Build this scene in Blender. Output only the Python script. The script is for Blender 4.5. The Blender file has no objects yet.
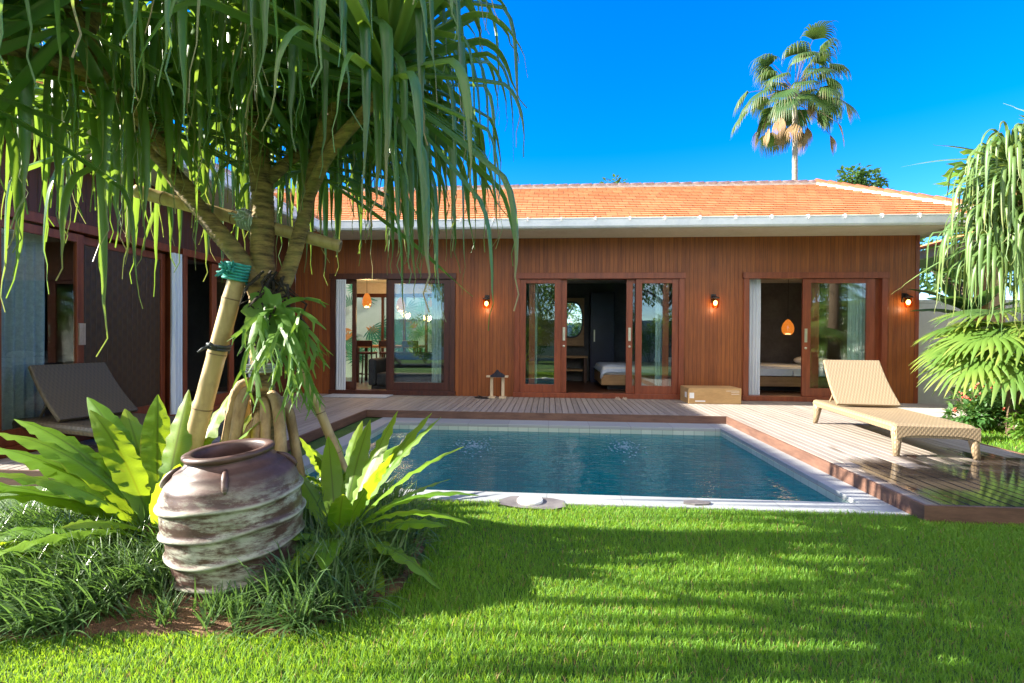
import bpy, math, random
import numpy as np
from mathutils import Vector, Matrix
R = math.radians
S = bpy.context.scene
COL = S.collection
rnd = random.Random(7)

# ------------------------------------------------------------------ camera
def make_camera():
    yaw, pitch, roll = R(4.35), R(0.5), R(0.4)
    f = Vector((-math.sin(yaw)*math.cos(pitch), math.cos(yaw)*math.cos(pitch), -math.sin(pitch)))
    r0 = Vector((math.cos(yaw), math.sin(yaw), 0)); u0 = r0.cross(f)
    r = r0*math.cos(roll) + u0*math.sin(roll); u = r.cross(f)
    cd = bpy.data.cameras.new('camera'); co = bpy.data.objects.new('camera', cd); COL.objects.link(co)
    cd.sensor_width = 36; cd.lens = 36*500/1024; cd.clip_end = 500; cd.clip_start = 0.05
    m = Matrix((r, u, -f)).transposed().to_4x4(); m.translation = Vector((0, 0, 1.3))
    co.matrix_world = m; S.camera = co
make_camera()

# ------------------------------------------------------------------ world, sun, exposure
EL = 27.0
SUN_TRAVEL = Vector((math.cos(R(EL)), 0.05, -math.sin(R(EL)))).normalized()
w = bpy.data.worlds.new('World'); S.world = w; w.use_nodes = True
wn = w.node_tree; wn.nodes.clear()
sky = wn.nodes.new('ShaderNodeTexSky'); sky.sky_type = 'NISHITA'; sky.sun_disc = False
sky.sun_elevation = R(EL); sky.sun_rotation = math.atan2(-SUN_TRAVEL.x, -SUN_TRAVEL.y)
sky.air_density = 1.0; sky.dust_density = 0.0; sky.ozone_density = 5.0; sky.altitude = 600
hs = wn.nodes.new('ShaderNodeHueSaturation'); hs.inputs['Saturation'].default_value = 1.34
hs.inputs['Hue'].default_value = 0.514
bg = wn.nodes.new('ShaderNodeBackground'); bg.inputs[1].default_value = 0.105
wo = wn.nodes.new('ShaderNodeOutputWorld')
wn.links.new(sky.outputs[0], hs.inputs['Color'])
# unseen clouds added over the southern sky, behind the photographer, to brighten the facade
def wmath(op, a, b=None):
    nd = wn.nodes.new('ShaderNodeMath'); nd.operation = op
    for i, x in enumerate((a, b)):
        if x is None: continue
        if hasattr(x, 'node'): wn.links.new(x, nd.inputs[i])
        else: nd.inputs[i].default_value = x
    return nd.outputs[0]
def wramp(x, lo, hi):
    nd = wn.nodes.new('ShaderNodeMapRange'); nd.interpolation_type = 'SMOOTHSTEP'; nd.inputs['From Min'].default_value = lo; nd.inputs['From Max'].default_value = hi
    wn.links.new(x, nd.inputs[0]); return nd.outputs[0]
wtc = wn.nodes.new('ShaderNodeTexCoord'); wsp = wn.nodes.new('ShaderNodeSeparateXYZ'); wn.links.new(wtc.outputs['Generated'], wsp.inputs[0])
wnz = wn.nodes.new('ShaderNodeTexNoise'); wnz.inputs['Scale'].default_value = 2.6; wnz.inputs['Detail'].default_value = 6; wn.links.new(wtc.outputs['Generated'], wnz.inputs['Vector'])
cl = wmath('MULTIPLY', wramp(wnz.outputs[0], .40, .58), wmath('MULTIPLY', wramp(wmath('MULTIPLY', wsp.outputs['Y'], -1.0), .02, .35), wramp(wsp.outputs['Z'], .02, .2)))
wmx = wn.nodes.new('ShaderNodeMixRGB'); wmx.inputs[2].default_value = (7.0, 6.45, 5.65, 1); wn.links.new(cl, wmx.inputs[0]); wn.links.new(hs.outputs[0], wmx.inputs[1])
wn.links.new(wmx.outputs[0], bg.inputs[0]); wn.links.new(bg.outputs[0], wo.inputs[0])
sd = bpy.data.lights.new('sun', 'SUN'); sd.energy = 4.9; sd.angle = R(0.5); sd.color = (1, .93, .80)
so = bpy.data.objects.new('sun', sd); COL.objects.link(so)
so.rotation_euler = SUN_TRAVEL.to_track_quat('-Z', 'Y').to_euler(); so.location = (-20, 2, 12)
S.view_settings.view_transform = 'Standard'; S.view_settings.look = 'None'
S.view_settings.exposure = 2.15; S.view_settings.gamma = 1.0
S.render.engine = 'CYCLES'
S.cycles.max_bounces = 8; S.cycles.transparent_max_bounces = 24; S.cycles.diffuse_bounces = 4
S.cycles.use_denoising = True; S.cycles.sample_clamp_indirect = 6.0

# ------------------------------------------------------------------ mesh builder
class MB:
    def __init__(s): s.v = []; s.f = []; s.m = []; s.lt = []; s.lr = []; s.lu = []; s.has = False
    def add(s, vs, fs, m=0, lt=None, lr=0.0, lu=None):
        o = len(s.v); s.v.extend([tuple(p) for p in vs])
        s.f.extend([tuple(i+o for i in f) for f in fs]); s.m.extend([m]*len(fs))
        if lt is None: s.lt.extend([0.0]*len(vs))
        else: s.lt.extend(lt); s.has = True
        s.lr.extend([lr]*len(vs)); s.lu.extend(lu if lu is not None else [.5]*len(vs))
    def box(s, x0, x1, y0, y1, z0, z1, m=0):
        v = [(x, y, z) for z in (z0, z1) for y in (y0, y1) for x in (x0, x1)]
        s.add(v, [(0, 2, 3, 1), (4, 5, 7, 6), (0, 1, 5, 4), (2, 6, 7, 3), (0, 4, 6, 2), (1, 3, 7, 5)], m)
    def obox(s, c, ax, ay, az, m=0):
        c, ax, ay, az = map(Vector, (c, ax, ay, az))
        v = [c+ax*i+ay*j+az*k for k in (-1, 1) for j in (-1, 1) for i in (-1, 1)]
        s.add(v, [(0, 2, 3, 1), (4, 5, 7, 6), (0, 1, 5, 4), (2, 6, 7, 3), (0, 4, 6, 2), (1, 3, 7, 5)], m)
    def quad(s, a, b, c, d, m=0): s.add([a, b, c, d], [(0, 1, 2, 3)], m)
    def tube(s, pts, rad, n=10, m=0, cap=True, squash=None):
        pts = [Vector(p) for p in pts]; k = len(pts)
        if not hasattr(rad, '__len__'): rad = [rad]*k
        vs = []; fs = []; ref = None
        for i, p in enumerate(pts):
            d = (pts[min(i+1, k-1)]-pts[max(i-1, 0)]).normalized()
            if ref is None:
                ref = d.orthogonal().normalized()
            ref = (ref-d*ref.dot(d)).normalized(); b = d.cross(ref)
            for j in range(n):
                a = 2*math.pi*j/n
                vs.append(p+(ref*math.cos(a)+b*math.sin(a))*rad[i])
        for i in range(k-1):
            for j in range(n):
                a = i*n+j; b_ = i*n+(j+1) % n
                fs.append((a, b_, b_+n, a+n))
        if cap:
            fs.append(tuple(range(n-1, -1, -1))); fs.append(tuple(range((k-1)*n, k*n)))
        s.add(vs, fs, m)
    def lathe(s, prof, n=32, c=(0, 0, 0), m=0, M=None):
        vs = []; fs = []; k = len(prof)
        for r, z in prof:
            for j in range(n):
                a = 2*math.pi*j/n; p = Vector((r*math.cos(a), r*math.sin(a), z))
                if M is not None: p = M @ p
                vs.append(p+Vector(c))
        for i in range(k-1):
            for j in range(n):
                a = i*n+j; b = i*n+(j+1) % n
                fs.append((a, b, b+n, a+n))
        s.add(vs, fs, m)
    def prism(s, poly, ext, m=0):
        n = len(poly); e = Vector(ext); a = [Vector(p) for p in poly]
        s.add(a+[p+e for p in a], [tuple(range(n-1, -1, -1)), tuple(range(n, 2*n))]+[(i, (i+1) % n, (i+1) % n+n, i+n) for i in range(n)], m)
    def ball(s, c, r, n=8, m=0, sq=(1, 1, 1)):
        prof = [(math.sin(math.pi*i/n), -math.cos(math.pi*i/n)) for i in range(n+1)]
        vs = []; c = Vector(c)
        self_n = n+2
        fs = []
        for pr, pz in prof:
            for j in range(self_n):
                a = 2*math.pi*j/self_n
                vs.append(c+Vector((pr*math.cos(a)*r*sq[0], pr*math.sin(a)*r*sq[1], pz*r*sq[2])))
        for i in range(n):
            for j in range(self_n):
                a = i*self_n+j; b = i*self_n+(j+1) % self_n
                fs.append((a, b, b+self_n, a+self_n))
        s.add(vs, fs, m)
    def build(s, name, mats, parent=None, smooth=False, local=False, loc=None, bevel=0, fix=False):
        me = bpy.data.meshes.new(name)
        off = Vector((0, 0, 0))
        if not local:
            if parent is not None:
                p = parent
                while p is not None: off += p.location; p = p.parent
            elif loc is not None: off = Vector(loc)
        vs = [(x-off.x, y-off.y, z-off.z) for x, y, z in s.v] if off.length > 0 else s.v
        me.from_pydata(vs, [], s.f)
        if not isinstance(mats, (list, tuple)): mats = [mats]
        for m in mats: me.materials.append(m)
        if len(mats) > 1: me.polygons.foreach_set('material_index', s.m)
        if smooth: me.polygons.foreach_set('use_smooth', [True]*len(me.polygons))
        if s.has:
            a = me.attributes.new('lt', 'FLOAT', 'POINT'); a.data.foreach_set('value', s.lt)
            a = me.attributes.new('lr', 'FLOAT', 'POINT'); a.data.foreach_set('value', s.lr)
            a = me.attributes.new('lu', 'FLOAT', 'POINT'); a.data.foreach_set('value', s.lu)
        me.update()
        if fix:
            import bmesh
            bm = bmesh.new(); bm.from_mesh(me); bmesh.ops.recalc_face_normals(bm, faces=bm.faces); bm.to_mesh(me); bm.free()
        o = bpy.data.objects.new(name, me); COL.objects.link(o)
        if parent is not None: o.parent = parent
        elif loc is not None: o.location = loc
        if bevel:
            b = o.modifiers.new('bevel', 'BEVEL'); b.width = bevel; b.segments = 2; b.limit_method = 'ANGLE'; b.angle_limit = R(40)
        return o

def tag(o, label=None, cat=None, group=None, kind=None):
    if label: o['label'] = label
    if cat: o['category'] = cat
    if group: o['group'] = group
    if kind: o['kind'] = kind
    return o
def thing(name, label, cat, loc, group=None, rz=0):
    o = bpy.data.objects.new(name, None); COL.objects.link(o); o.location = loc; o.rotation_euler = (0, 0, rz)
    o.empty_display_size = .1
    return tag(o, label, cat, group)
def copy_tree(o, parent=None):
    c = o.copy(); COL.objects.link(c)
    if parent is not None: c.parent = parent
    for ch in list(o.children): copy_tree(ch, c)
    return c

# ------------------------------------------------------------------ materials
def srgb(r, g, b):
    return tuple(((c/255)/12.92 if c/255 <= .04045 else ((c/255+.055)/1.055)**2.4) for c in (r, g, b))
class NT:
    def __init__(s, name):
        s.mat = bpy.data.materials.new(name); s.mat.use_nodes = True; s.t = s.mat.node_tree; s.t.nodes.clear()
        s.out = s.n('ShaderNodeOutputMaterial')
    def n(s, typ, **kw):
        nd = s.t.nodes.new(typ)
        for k, v in kw.items(): setattr(nd, k, v)
        return nd
    def l(s, a, b): s.t.links.new(a, b)
    def math(s, op, a, b=None, clamp=False):
        nd = s.n('ShaderNodeMath', operation=op); nd.use_clamp = clamp
        for i, x in enumerate((a, b)):
            if x is None: continue
            if hasattr(x, 'node'): s.l(x, nd.inputs[i])
            else: nd.inputs[i].default_value = x
        return nd.outputs[0]
    def mix(s, fac, a, b, blend='MIX'):
        nd = s.n('ShaderNodeMixRGB', blend_type=blend)
        for i, x in enumerate((fac, a, b)):
            if hasattr(x, 'node'): s.l(x, nd.inputs[i])
            elif i == 0: nd.inputs[0].default_value = x
            else: nd.inputs[i].default_value = (*x, 1)
        return nd.outputs[0]
    def coords(s, kind='Object', scale=(1, 1, 1)):
        tc = s.n('ShaderNodeTexCoord'); mp = s.n('ShaderNodeMapping'); mp.inputs['Scale'].default_value = scale
        s.l(tc.outputs[kind], mp.inputs[0]); return mp.outputs[0]
    def noise(s, vec, scale, detail=4, rough=.6):
        nd = s.n('ShaderNodeTexNoise'); nd.inputs['Scale'].default_value = scale; nd.inputs['Detail'].default_value = detail
        nd.inputs['Roughness'].default_value = rough; s.l(vec, nd.inputs['Vector']); return nd.outputs[0]
    def ramp(s, x, lo, hi):
        nd = s.n('ShaderNodeMapRange'); nd.clamp = True
        nd.inputs['From Min'].default_value = lo; nd.inputs['From Max'].default_value = hi; s.l(x, nd.inputs[0]); return nd.outputs[0]
    def bump(s, h, strength=.3, dist=.01):
        nd = s.n('ShaderNodeBump'); nd.inputs['Strength'].default_value = strength; nd.inputs['Distance'].default_value = dist
        s.l(h, nd.inputs['Height']); return nd.outputs[0]
    def bsdf(s, col, rough=.6, normal=None, **kw):
        b = s.n('ShaderNodeBsdfPrincipled')
        def put(k, x):
            if hasattr(x, 'node'): s.l(x, b.inputs[k])
            elif isinstance(x, tuple): b.inputs[k].default_value = (*x, 1)
            else: b.inputs[k].default_value = x
        put('Base Color', col); put('Roughness', rough)
        if normal is not None: s.l(normal, b.inputs['Normal'])
        for k, v in kw.items(): put(k.replace('_', ' '), v)
        return b.outputs[0]
    def done(s, sh): s.l(sh, s.out.inputs[0]); return s.mat

def pmat(name, c1, c2, scale=6, rough=.6, bump=.2, bscale=40, stretch=(1, 1, 1), lo=.35, hi=.65, dist=.004, **kw):
    t = NT(name); v = t.coords('Object', stretch)
    f = t.ramp(t.noise(v, scale), lo, hi); col = t.mix(f, c1, c2)
    f2 = t.noise(v, scale*7, 3); col = t.mix(.25, col, t.mix(f2, (.0, .0, .0), (1, 1, 1)), 'OVERLAY')
    nb = t.bump(t.noise(v, bscale, 3), bump, dist) if bump else None
    return t.done(t.bsdf(col, rough, nb, **kw))

def plankmat(name, axis, pitch, c_dark, c_mid, c_light, rough=.5, groove=.06, along='Z', gd=.15, bumpd=.006):
    """tongue-and-groove boards: board index along `axis`, grain along `along`"""
    t = NT(name); tc = t.n('ShaderNodeTexCoord'); sp = t.n('ShaderNodeSeparateXYZ'); t.l(tc.outputs['Object'], sp.inputs[0])
    q = t.math('DIVIDE', sp.outputs[axis], pitch); idx = t.math('FLOOR', q); fr = t.math('FRACT', q)
    wn_ = t.n('ShaderNodeTexWhiteNoise', noise_dimensions='1D'); t.l(idx, wn_.inputs['W'])
    sc = {'X': (2, 40, 40), 'Y': (40, 2, 40), 'Z': (40, 40, 2)}[along]
    mp = t.n('ShaderNodeMapping'); mp.inputs['Scale'].default_value = sc; t.l(tc.outputs['Object'], mp.inputs[0])
    cb = t.n('ShaderNodeCombineXYZ'); t.l(t.math('MULTIPLY', wn_.outputs[0], 37.0), cb.inputs[0]); t.l(cb.outputs[0], mp.inputs['Location'])
    g = t.noise(mp.outputs[0], 1.0, 5, .65)
    big = t.noise(t.coords('Object', (1, 1, 1)), .9, 3)
    col = t.mix(t.ramp(g, .3, .7), c_dark, c_mid)
    col = t.mix(t.math('MULTIPLY', wn_.outputs[0], .42), col, c_light)
    col = t.mix(t.math('MULTIPLY', t.ramp(big, .45, .7), .35), col, c_dark)
    e = t.math('ABSOLUTE', t.math('SUBTRACT', fr, .5)); edge = t.ramp(e, .5-groove, .5)
    col = t.mix(t.math('MULTIPLY', edge, 1-gd), col, tuple(c*.25 for c in c_dark))
    h = t.math('SUBTRACT', t.math('MULTIPLY', g, .12), edge)
    return t.done(t.bsdf(col, rough, t.bump(h, .6, bumpd)))

def leafmat(name, c1, c2, tip=None, trans=.35, rough=.38, tcol=None, tipstart=.55, vein=0):
    """c1..c2 by leaf, tip colour towards the end of some leaves; light passes through the blade"""
    t = NT(name)
    lt = t.n('ShaderNodeAttribute', attribute_name='lt').outputs['Fac']; lr = t.n('ShaderNodeAttribute', attribute_name='lr').outputs['Fac']
    nz = t.noise(t.coords('Object'), 9, 3)
    f = t.math('ADD', t.math('MULTIPLY', lr, .75), t.math('MULTIPLY', nz, .3), True)
    col = t.mix(f, c1, c2)
    if tip:
        k = t.math('MULTIPLY', t.ramp(lt, tipstart, 1.0), t.ramp(t.math('FRACT', t.math('MULTIPLY', lr, 7.31)), .35, .8))
        col = t.mix(k, col, tip)
    if vein:
        lu = t.n('ShaderNodeAttribute', attribute_name='lu').outputs['Fac']; au = t.math('ABSOLUTE', lu)
        rib = t.ramp(au, .10, .03); col = t.mix(t.math('MULTIPLY', rib, .75), col, (.035, .050, .012))
        vv = t.math('SINE', t.math('MULTIPLY', t.math('SUBTRACT', lt, t.math('MULTIPLY', au, .04)), 330.0))
        col = t.mix(t.math('MULTIPLY', t.ramp(vv, .2, 1.0), .16), col, tuple(c*.35 for c in c1))
        sp_ = t.ramp(t.noise(t.coords('Object'), 26, 3), .66, .74); col = t.mix(t.math('MULTIPLY', sp_, .6), col, (.20, .15, .035))
        ed = t.math('MULTIPLY', t.ramp(au, .88, 1.0), t.ramp(t.noise(t.coords('Object'), 6, 3), .5, .65)); col = t.mix(t.math('MULTIPLY', ed, .7), col, (.22, .15, .04))
    tc = tcol if tcol else tuple(min(1, c*2.2) for c in c2)
    tcl = t.mix(.6, col, tc)
    b = t.bsdf(col, rough, t.bump(t.noise(t.coords('Object', (1, 1, .2)), 90, 2), .15, .003))
    tr = t.n('ShaderNodeBsdfTranslucent'); t.l(tcl, tr.inputs[0])
    mx = t.n('ShaderNodeMixShader'); mx.inputs[0].default_value = trans; t.l(b, mx.inputs[1]); t.l(tr.outputs[0], mx.inputs[2])
    return t.done(mx.outputs[0])

def glassmat(name, ior=2.2, tint=(.90, .95, .93)):
    t = NT(name)
    fr = t.n('ShaderNodeFresnel'); fr.inputs[0].default_value = ior
    gl = t.n('ShaderNodeBsdfGlossy'); gl.inputs['Roughness'].default_value = 0.0
    nb = t.bump(t.noise(t.coords('Object'), 1.3, 1), .02, .02); t.l(nb, gl.inputs['Normal'])
    tr = t.n('ShaderNodeBsdfTransparent'); tr.inputs[0].default_value = (*tint, 1)
    geo = t.n('ShaderNodeNewGeometry'); ff = t.math('MULTIPLY', fr.outputs[0], t.math('SUBTRACT', 1.0, geo.outputs['Backfacing']))
    mx = t.n('ShaderNodeMixShader'); t.l(ff, mx.inputs[0]); t.l(tr.outputs[0], mx.inputs[1]); t.l(gl.outputs[0], mx.inputs[2])
    return t.done(mx.outputs[0])

def watermat():
    t = NT('pool water')
    v = t.coords('Object', (1, 1, 1))
    h = t.math('ADD', t.math('MULTIPLY', t.noise(v, 2.2, 3, .5), 1.0), t.math('MULTIPLY', t.noise(t.coords('Object', (1, 2.2, 1)), 7, 3, .55), .5))
    nb = t.bump(h, .42, .06)
    fr = t.n('ShaderNodeFresnel'); fr.inputs[0].default_value = 1.27; t.l(nb, fr.inputs['Normal'])
    gl = t.n('ShaderNodeBsdfGlossy'); gl.inputs['Roughness'].default_value = 0.01; t.l(nb, gl.inputs['Normal'])
    tr = t.n('ShaderNodeBsdfTransparent'); tr.inputs[0].default_value = (.20, .90, .92, 1)
    mx = t.n('ShaderNodeMixShader'); t.l(fr.outputs[0], mx.inputs[0]); t.l(tr.outputs[0], mx.inputs[1]); t.l(gl.outputs[0], mx.inputs[2])
    df = t.n('ShaderNodeBsdfDiffuse'); df.inputs[0].default_value = (.0, .225, .235, 1)      # light scattered back by the water itself
    m2 = t.n('ShaderNodeMixShader'); m2.inputs[0].default_value = .58; t.l(tr.outputs[0], m2.inputs[1]); t.l(df.outputs[0], m2.inputs[2]); t.l(m2.outputs[0], mx.inputs[1])
    return t.done(mx.outputs[0])

def tilemat(name, c1, c2, size, grout, rough=.35, axes=('X', 'Y', 'Z'), gw=.05):
    t = NT(name); tc = t.n('ShaderNodeTexCoord'); sp = t.n('ShaderNodeSeparateXYZ'); t.l(tc.outputs['Object'], sp.inputs[0])
    edge = None; ids = []
    for a in axes:
        q = t.math('DIVIDE', t.math('ADD', sp.outputs[a], .0137), size); ids.append(t.math('FLOOR', q)); e = t.math('ABSOLUTE', t.math('SUBTRACT', t.math('FRACT', q), .5))
        ee = t.ramp(e, .5-gw, .5-gw*.4); edge = ee if edge is None else t.math('MAXIMUM', edge, ee)
    cb = t.n('ShaderNodeCombineXYZ')
    for i, x in enumerate(ids): t.l(x, cb.inputs[i])
    wn_ = t.n('ShaderNodeTexWhiteNoise', noise_dimensions='3D'); t.l(cb.outputs[0], wn_.inputs[0])
    col = t.mix(wn_.outputs[0], c1, c2); col = t.mix(t.math('MULTIPLY', t.noise(t.coords('Object'), 14), .4), col, c1)
    col = t.mix(t.math('MULTIPLY', edge, .7), col, grout)
    return t.done(t.bsdf(col, rough, t.bump(t.math('SUBTRACT', 1.0, edge), .3, .003)))

def emis(name, col, st):
    t = NT(name); e = t.n('ShaderNodeEmission'); e.inputs[0].default_value = (*col, 1); e.inputs[1].default_value = st
    return t.done(e.outputs[0])

def weavemat(name, c1, c2, c3, sx=70, sy=38, axes=('X', 'Y')):
    """woven rattan: strands over and under"""
    t = NT(name); tc = t.n('ShaderNodeTexCoord'); sp = t.n('ShaderNodeSeparateXYZ'); t.l(tc.outputs['Object'], sp.inputs[0])
    a = t.math('MULTIPLY', sp.outputs[axes[0]], sx); b = t.math('MULTIPLY', sp.outputs[axes[1]], sy)
    if len(axes) > 2: b = t.math('ADD', b, t.math('MULTIPLY', sp.outputs[axes[2]], sy))
    sa = t.math('SINE', t.math('MULTIPLY', a, math.pi)); sb = t.math('SINE', t.math('MULTIPLY', b, math.pi))
    h = t.math('ADD', t.math('MULTIPLY', t.math('MULTIPLY', sa, sb), .5), .5)
    gap = t.ramp(t.math('ABSOLUTE', sa), 0, .35)
    g2 = t.noise(t.coords('Object'), 60, 3)
    col = t.mix(h, c2, c1); col = t.mix(t.math('MULTIPLY', t.math('SUBTRACT', 1.0, gap), .75), col, c3)
    col = t.mix(t.math('MULTIPLY', g2, .35), col, c2)
    return t.done(t.bsdf(col, .5, t.bump(t.math('ADD', h, gap), .7, .004)))

M = {}
M['wood_x'] = plankmat('facade boards', 'X', .076, (.125, .028, .005), (.30, .080, .0125), (.40, .125, .024))
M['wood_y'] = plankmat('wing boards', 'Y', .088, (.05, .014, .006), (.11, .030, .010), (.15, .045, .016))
M['frame'] = pmat('red timber', (.17, .036, .014), (.25, .060, .022), 3, .38, .15, 30, (6, 6, .6))
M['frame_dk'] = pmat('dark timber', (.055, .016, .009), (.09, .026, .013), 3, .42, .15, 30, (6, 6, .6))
M['deck'] = plankmat('deck boards', 'X', .1, (.16, .125, .115), (.30, .245, .225), (.40, .34, .31), .62, .055, 'Y', .05)
M['fascia'] = pmat('deck fascia', (.10, .050, .034), (.165, .085, .056), 4, .6, .2, 40, (1, 1, 6))
M['cream'] = pmat('cream paint', (.66, .60, .47), (.72, .66, .53), 2, .6, .05, 60)
M['white'] = pmat('white render', (.72, .71, .68), (.80, .79, .76), 2, .8, .15, 50)
M['gutter'] = pmat('gutter metal', (.62, .67, .70), (.74, .78, .80), 3, .32, .02, 40)
M['grey_wall'] = pmat('grey plaster', (.085, .085, .09), (.125, .125, .13), 2.5, .8, .1, 30)
M['floor_dk'] = plankmat('dark floorboards', 'X', .12, (.05, .018, .010), (.10, .036, .018), (.13, .05, .025), .3, .03, 'Y')
M['floor_lt'] = pmat('pale floor tile', (.44, .36, .25), (.52, .44, .31), 1.2, .25, .02, 20)
M['ceil'] = pmat('ceiling paint', (.60, .56, .48), (.66, .62, .54), 2, .8, .03, 30)
M['glass'] = glassmat('door glass')
M['water'] = watermat()
M['pooltile'] = tilemat('pool tile', (.06, .44, .45), (.10, .52, .52), .15, (.05, .33, .34))
M['pooltile_lt'] = tilemat('waterline tile', (.34, .42, .36), (.48, .54, .46), .15, (.20, .26, .23), axes=('X', 'Y'))
M['coping'] = tilemat('coping stone', (.26, .28, .285), (.35, .365, .36), .6, (.20, .20, .20), .6, ('X', 'Y'), .012)
M['slab'] = pmat('pale paving', (.40, .37, .32), (.50, .46, .40), 2, .8, .2, 40)
M['brass'] = pmat('brushed metal', (.55, .52, .42), (.65, .62, .52), 5, .35, 0, 10, Metallic=.8)
M['black'] = pmat('black metal', (.012, .012, .013), (.02, .02, .02), 5, .4, .05, 30)
M['curtain'] = pmat('curtain cloth', (.62, .66, .70), (.74, .77, .80), 6, .9, .2, 120, (1, 1, .1))
M['linen'] = pmat('bed linen', (.52, .58, .70), (.62, .68, .80), 3, .9, .5, 9, dist=.03)
M['linen_w'] = pmat('white linen', (.74, .74, .74), (.80, .80, .80), 3, .9, .3, 9, dist=.02)
M['oak'] = pmat('oak veneer', (.32, .17, .07), (.44, .25, .11), 3, .5, .1, 30, (1, 5, 5))
M['navy'] = pmat('navy lacquer', (.008, .008, .03), (.012, .012, .05), 3, .35, .03, 20)
M['sofa'] = pmat('charcoal fabric', (.025, .03, .035), (.045, .05, .055), 8, .9, .3, 150)
M['mirror'] = None
t_ = NT('mirror glass'); M['mirror'] = t_.done(t_.bsdf((.9, .9, .9), .02, None, Metallic=1.0))
M['card'] = pmat('cardboard', (.42, .25, .10), (.50, .31, .13), 2, .8, .1, 60, (1, 1, 4))
M['paper'] = pmat('paper label', (.75, .75, .74), (.80, .80, .79), 6, .7, 0)
M['bulb'] = emis('warm bulb', (1, .72, .36), 5)
M['amber'] = pmat('amber glass', (.42, .15, .02), (.60, .24, .05), 8, .2, .2, 30, Transmission_Weight=.5)
t_ = NT('lit woven amber shade')
M['amber_lit'] = None
_v = t_.coords('Object', (1, 1, 1)); _w = t_.n('ShaderNodeTexWave', bands_direction='Z'); _w.inputs['Scale'].default_value = 14; _w.inputs['Distortion'].default_value = 1.5; t_.l(_v, _w.inputs[0])
_e = t_.n('ShaderNodeEmission'); _e.inputs[0].default_value = (1, .27, .03, 1); t_.l(t_.math('ADD', .05, t_.math('MULTIPLY', _w.outputs['Fac'], .30)), _e.inputs[1])
_g = t_.n('ShaderNodeBsdfGlossy'); _g.inputs['Roughness'].default_value = .25; _a = t_.n('ShaderNodeMixShader'); _a.inputs[0].default_value = .15; t_.l(_e.outputs[0], _a.inputs[1]); t_.l(_g.outputs[0], _a.inputs[2])
M['amber_lit'] = t_.done(_a.outputs[0])
M['rattan'] = weavemat('rattan weave', (.345, .255, .15), (.245, .18, .105), (.085, .06, .035), 55, 34, ('X', 'Y'))
M['rattan_v'] = weavemat('rattan sides', (.34, .25, .15), (.23, .165, .10), (.08, .055, .035), 55, 40, ('X', 'Z', 'Y'))
M['rattan_dk'] = weavemat('dark rattan weave', (.115, .082, .042), (.075, .054, .028), (.03, .021, .011), 55, 34, ('X', 'Y'))
M['rattan_dkv'] = weavemat('dark rattan sides', (.11, .09, .07), (.07, .06, .045), (.03, .025, .02), 55, 40, ('X', 'Z', 'Y'))
M['woven'] = weavemat('woven panel', (.085, .042, .014), (.055, .027, .010), (.028, .014, .005), 14, 14, ('Y', 'Z'))
M['soil'] = pmat('brown soil', (.085, .042, .020), (.19, .10, .05), 9, .95, 1.0, 40, dist=.02)
M['bamboo'] = None

def bamboomat():
    t = NT('bamboo cane'); v = t.coords('Object', (14, 14, 1.2))
    col = t.mix(t.ramp(t.noise(v, 1.5, 4), .3, .7), (.40, .27, .105), (.56, .42, .20))
    col = t.mix(t.math('MULTIPLY', t.ramp(t.noise(t.coords('Object'), 7, 5), .52, .72), .6), col, (.20, .125, .055))
    return t.done(t.bsdf(col, .45, t.bump(t.noise(v, 6, 3), .2, .002)))
M['bamboo'] = bamboomat()
M['node'] = pmat('cane joint', (.16, .10, .045), (.25, .17, .08), 12, .6, .2, 60)

def barkmat():
    t = NT('ringed bark'); v = t.coords('Object', (3, 3, 14))
    n = t.noise(v, 2.4, 5, .7); f = t.ramp(n, .36, .62)
    col = t.mix(f, (.07, .042, .018), (.36, .24, .08))
    col = t.mix(t.math('MULTIPLY', t.ramp(t.noise(t.coords('Object'), 9, 4), .5, .7), .55), col, (.19, .19, .055))
    return t.done(t.bsdf(col, .75, t.bump(n, .9, .012)))
M['bark'] = barkmat()
M['root'] = pmat('prop root', (.24, .145, .06), (.46, .32, .15), 9, .7, .7, 45, (1, 1, .5), dist=.01)
M['trunk_grey'] = pmat('grey palm trunk', (.20, .175, .145), (.31, .275, .23), 3, .85, .5, 14, (1, 1, 5), dist=.02)
M['trunk_br'] = pmat('brown trunk', (.10, .065, .04), (.17, .115, .07), 4, .9, .5, 16, (1, 1, .4), dist=.02)

M['pandan'] = leafmat('screw pine leaf', (.038, .115, .052), (.11, .23, .055), (.36, .25, .13), .35, .29, (.42, .62, .03), .72)
M['pandan_r'] = leafmat('pale screw pine leaf', (.085, .17, .050), (.15, .24, .07), (.26, .28, .08), .35, .4, (.35, .45, .06), .5)
M['nest'] = leafmat('nest fern leaf', (.10, .245, .018), (.20, .36, .024), (.25, .32, .03), .50, .42, (.60, .74, .02), vein=1)
M['stag'] = leafmat('staghorn leaf', (.075, .20, .03), (.16, .31, .045), None, .4, .5, (.4, .6, .05))
M['mondo'] = leafmat('mondo leaf', (.045, .105, .032), (.11, .19, .060), None, .28, .34, (.22, .40, .05))
M['fan'] = leafmat('fan palm leaf', (.075, .165, .035), (.15, .26, .045), (.26, .30, .06), .4, .36, (.42, .52, .05), .5)
M['fan_far'] = leafmat('tall palm leaf', (.028, .075, .020), (.075, .14, .030), (.17, .15, .05), .25, .45, (.20, .30, .04), .5)
M['dead'] = leafmat('dry palm leaf', (.24, .14, .065), (.38, .235, .11), None, .3, .7, (.5, .3, .12))
M['shrub'] = leafmat('shrub leaf', (.030, .10, .028), (.085, .19, .045), None, .32, .38, (.25, .42, .05))
M['shrub_lt'] = leafmat('bright shrub leaf', (.07, .17, .025), (.14, .28, .04), None, .4, .38, (.4, .55, .04))
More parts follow.
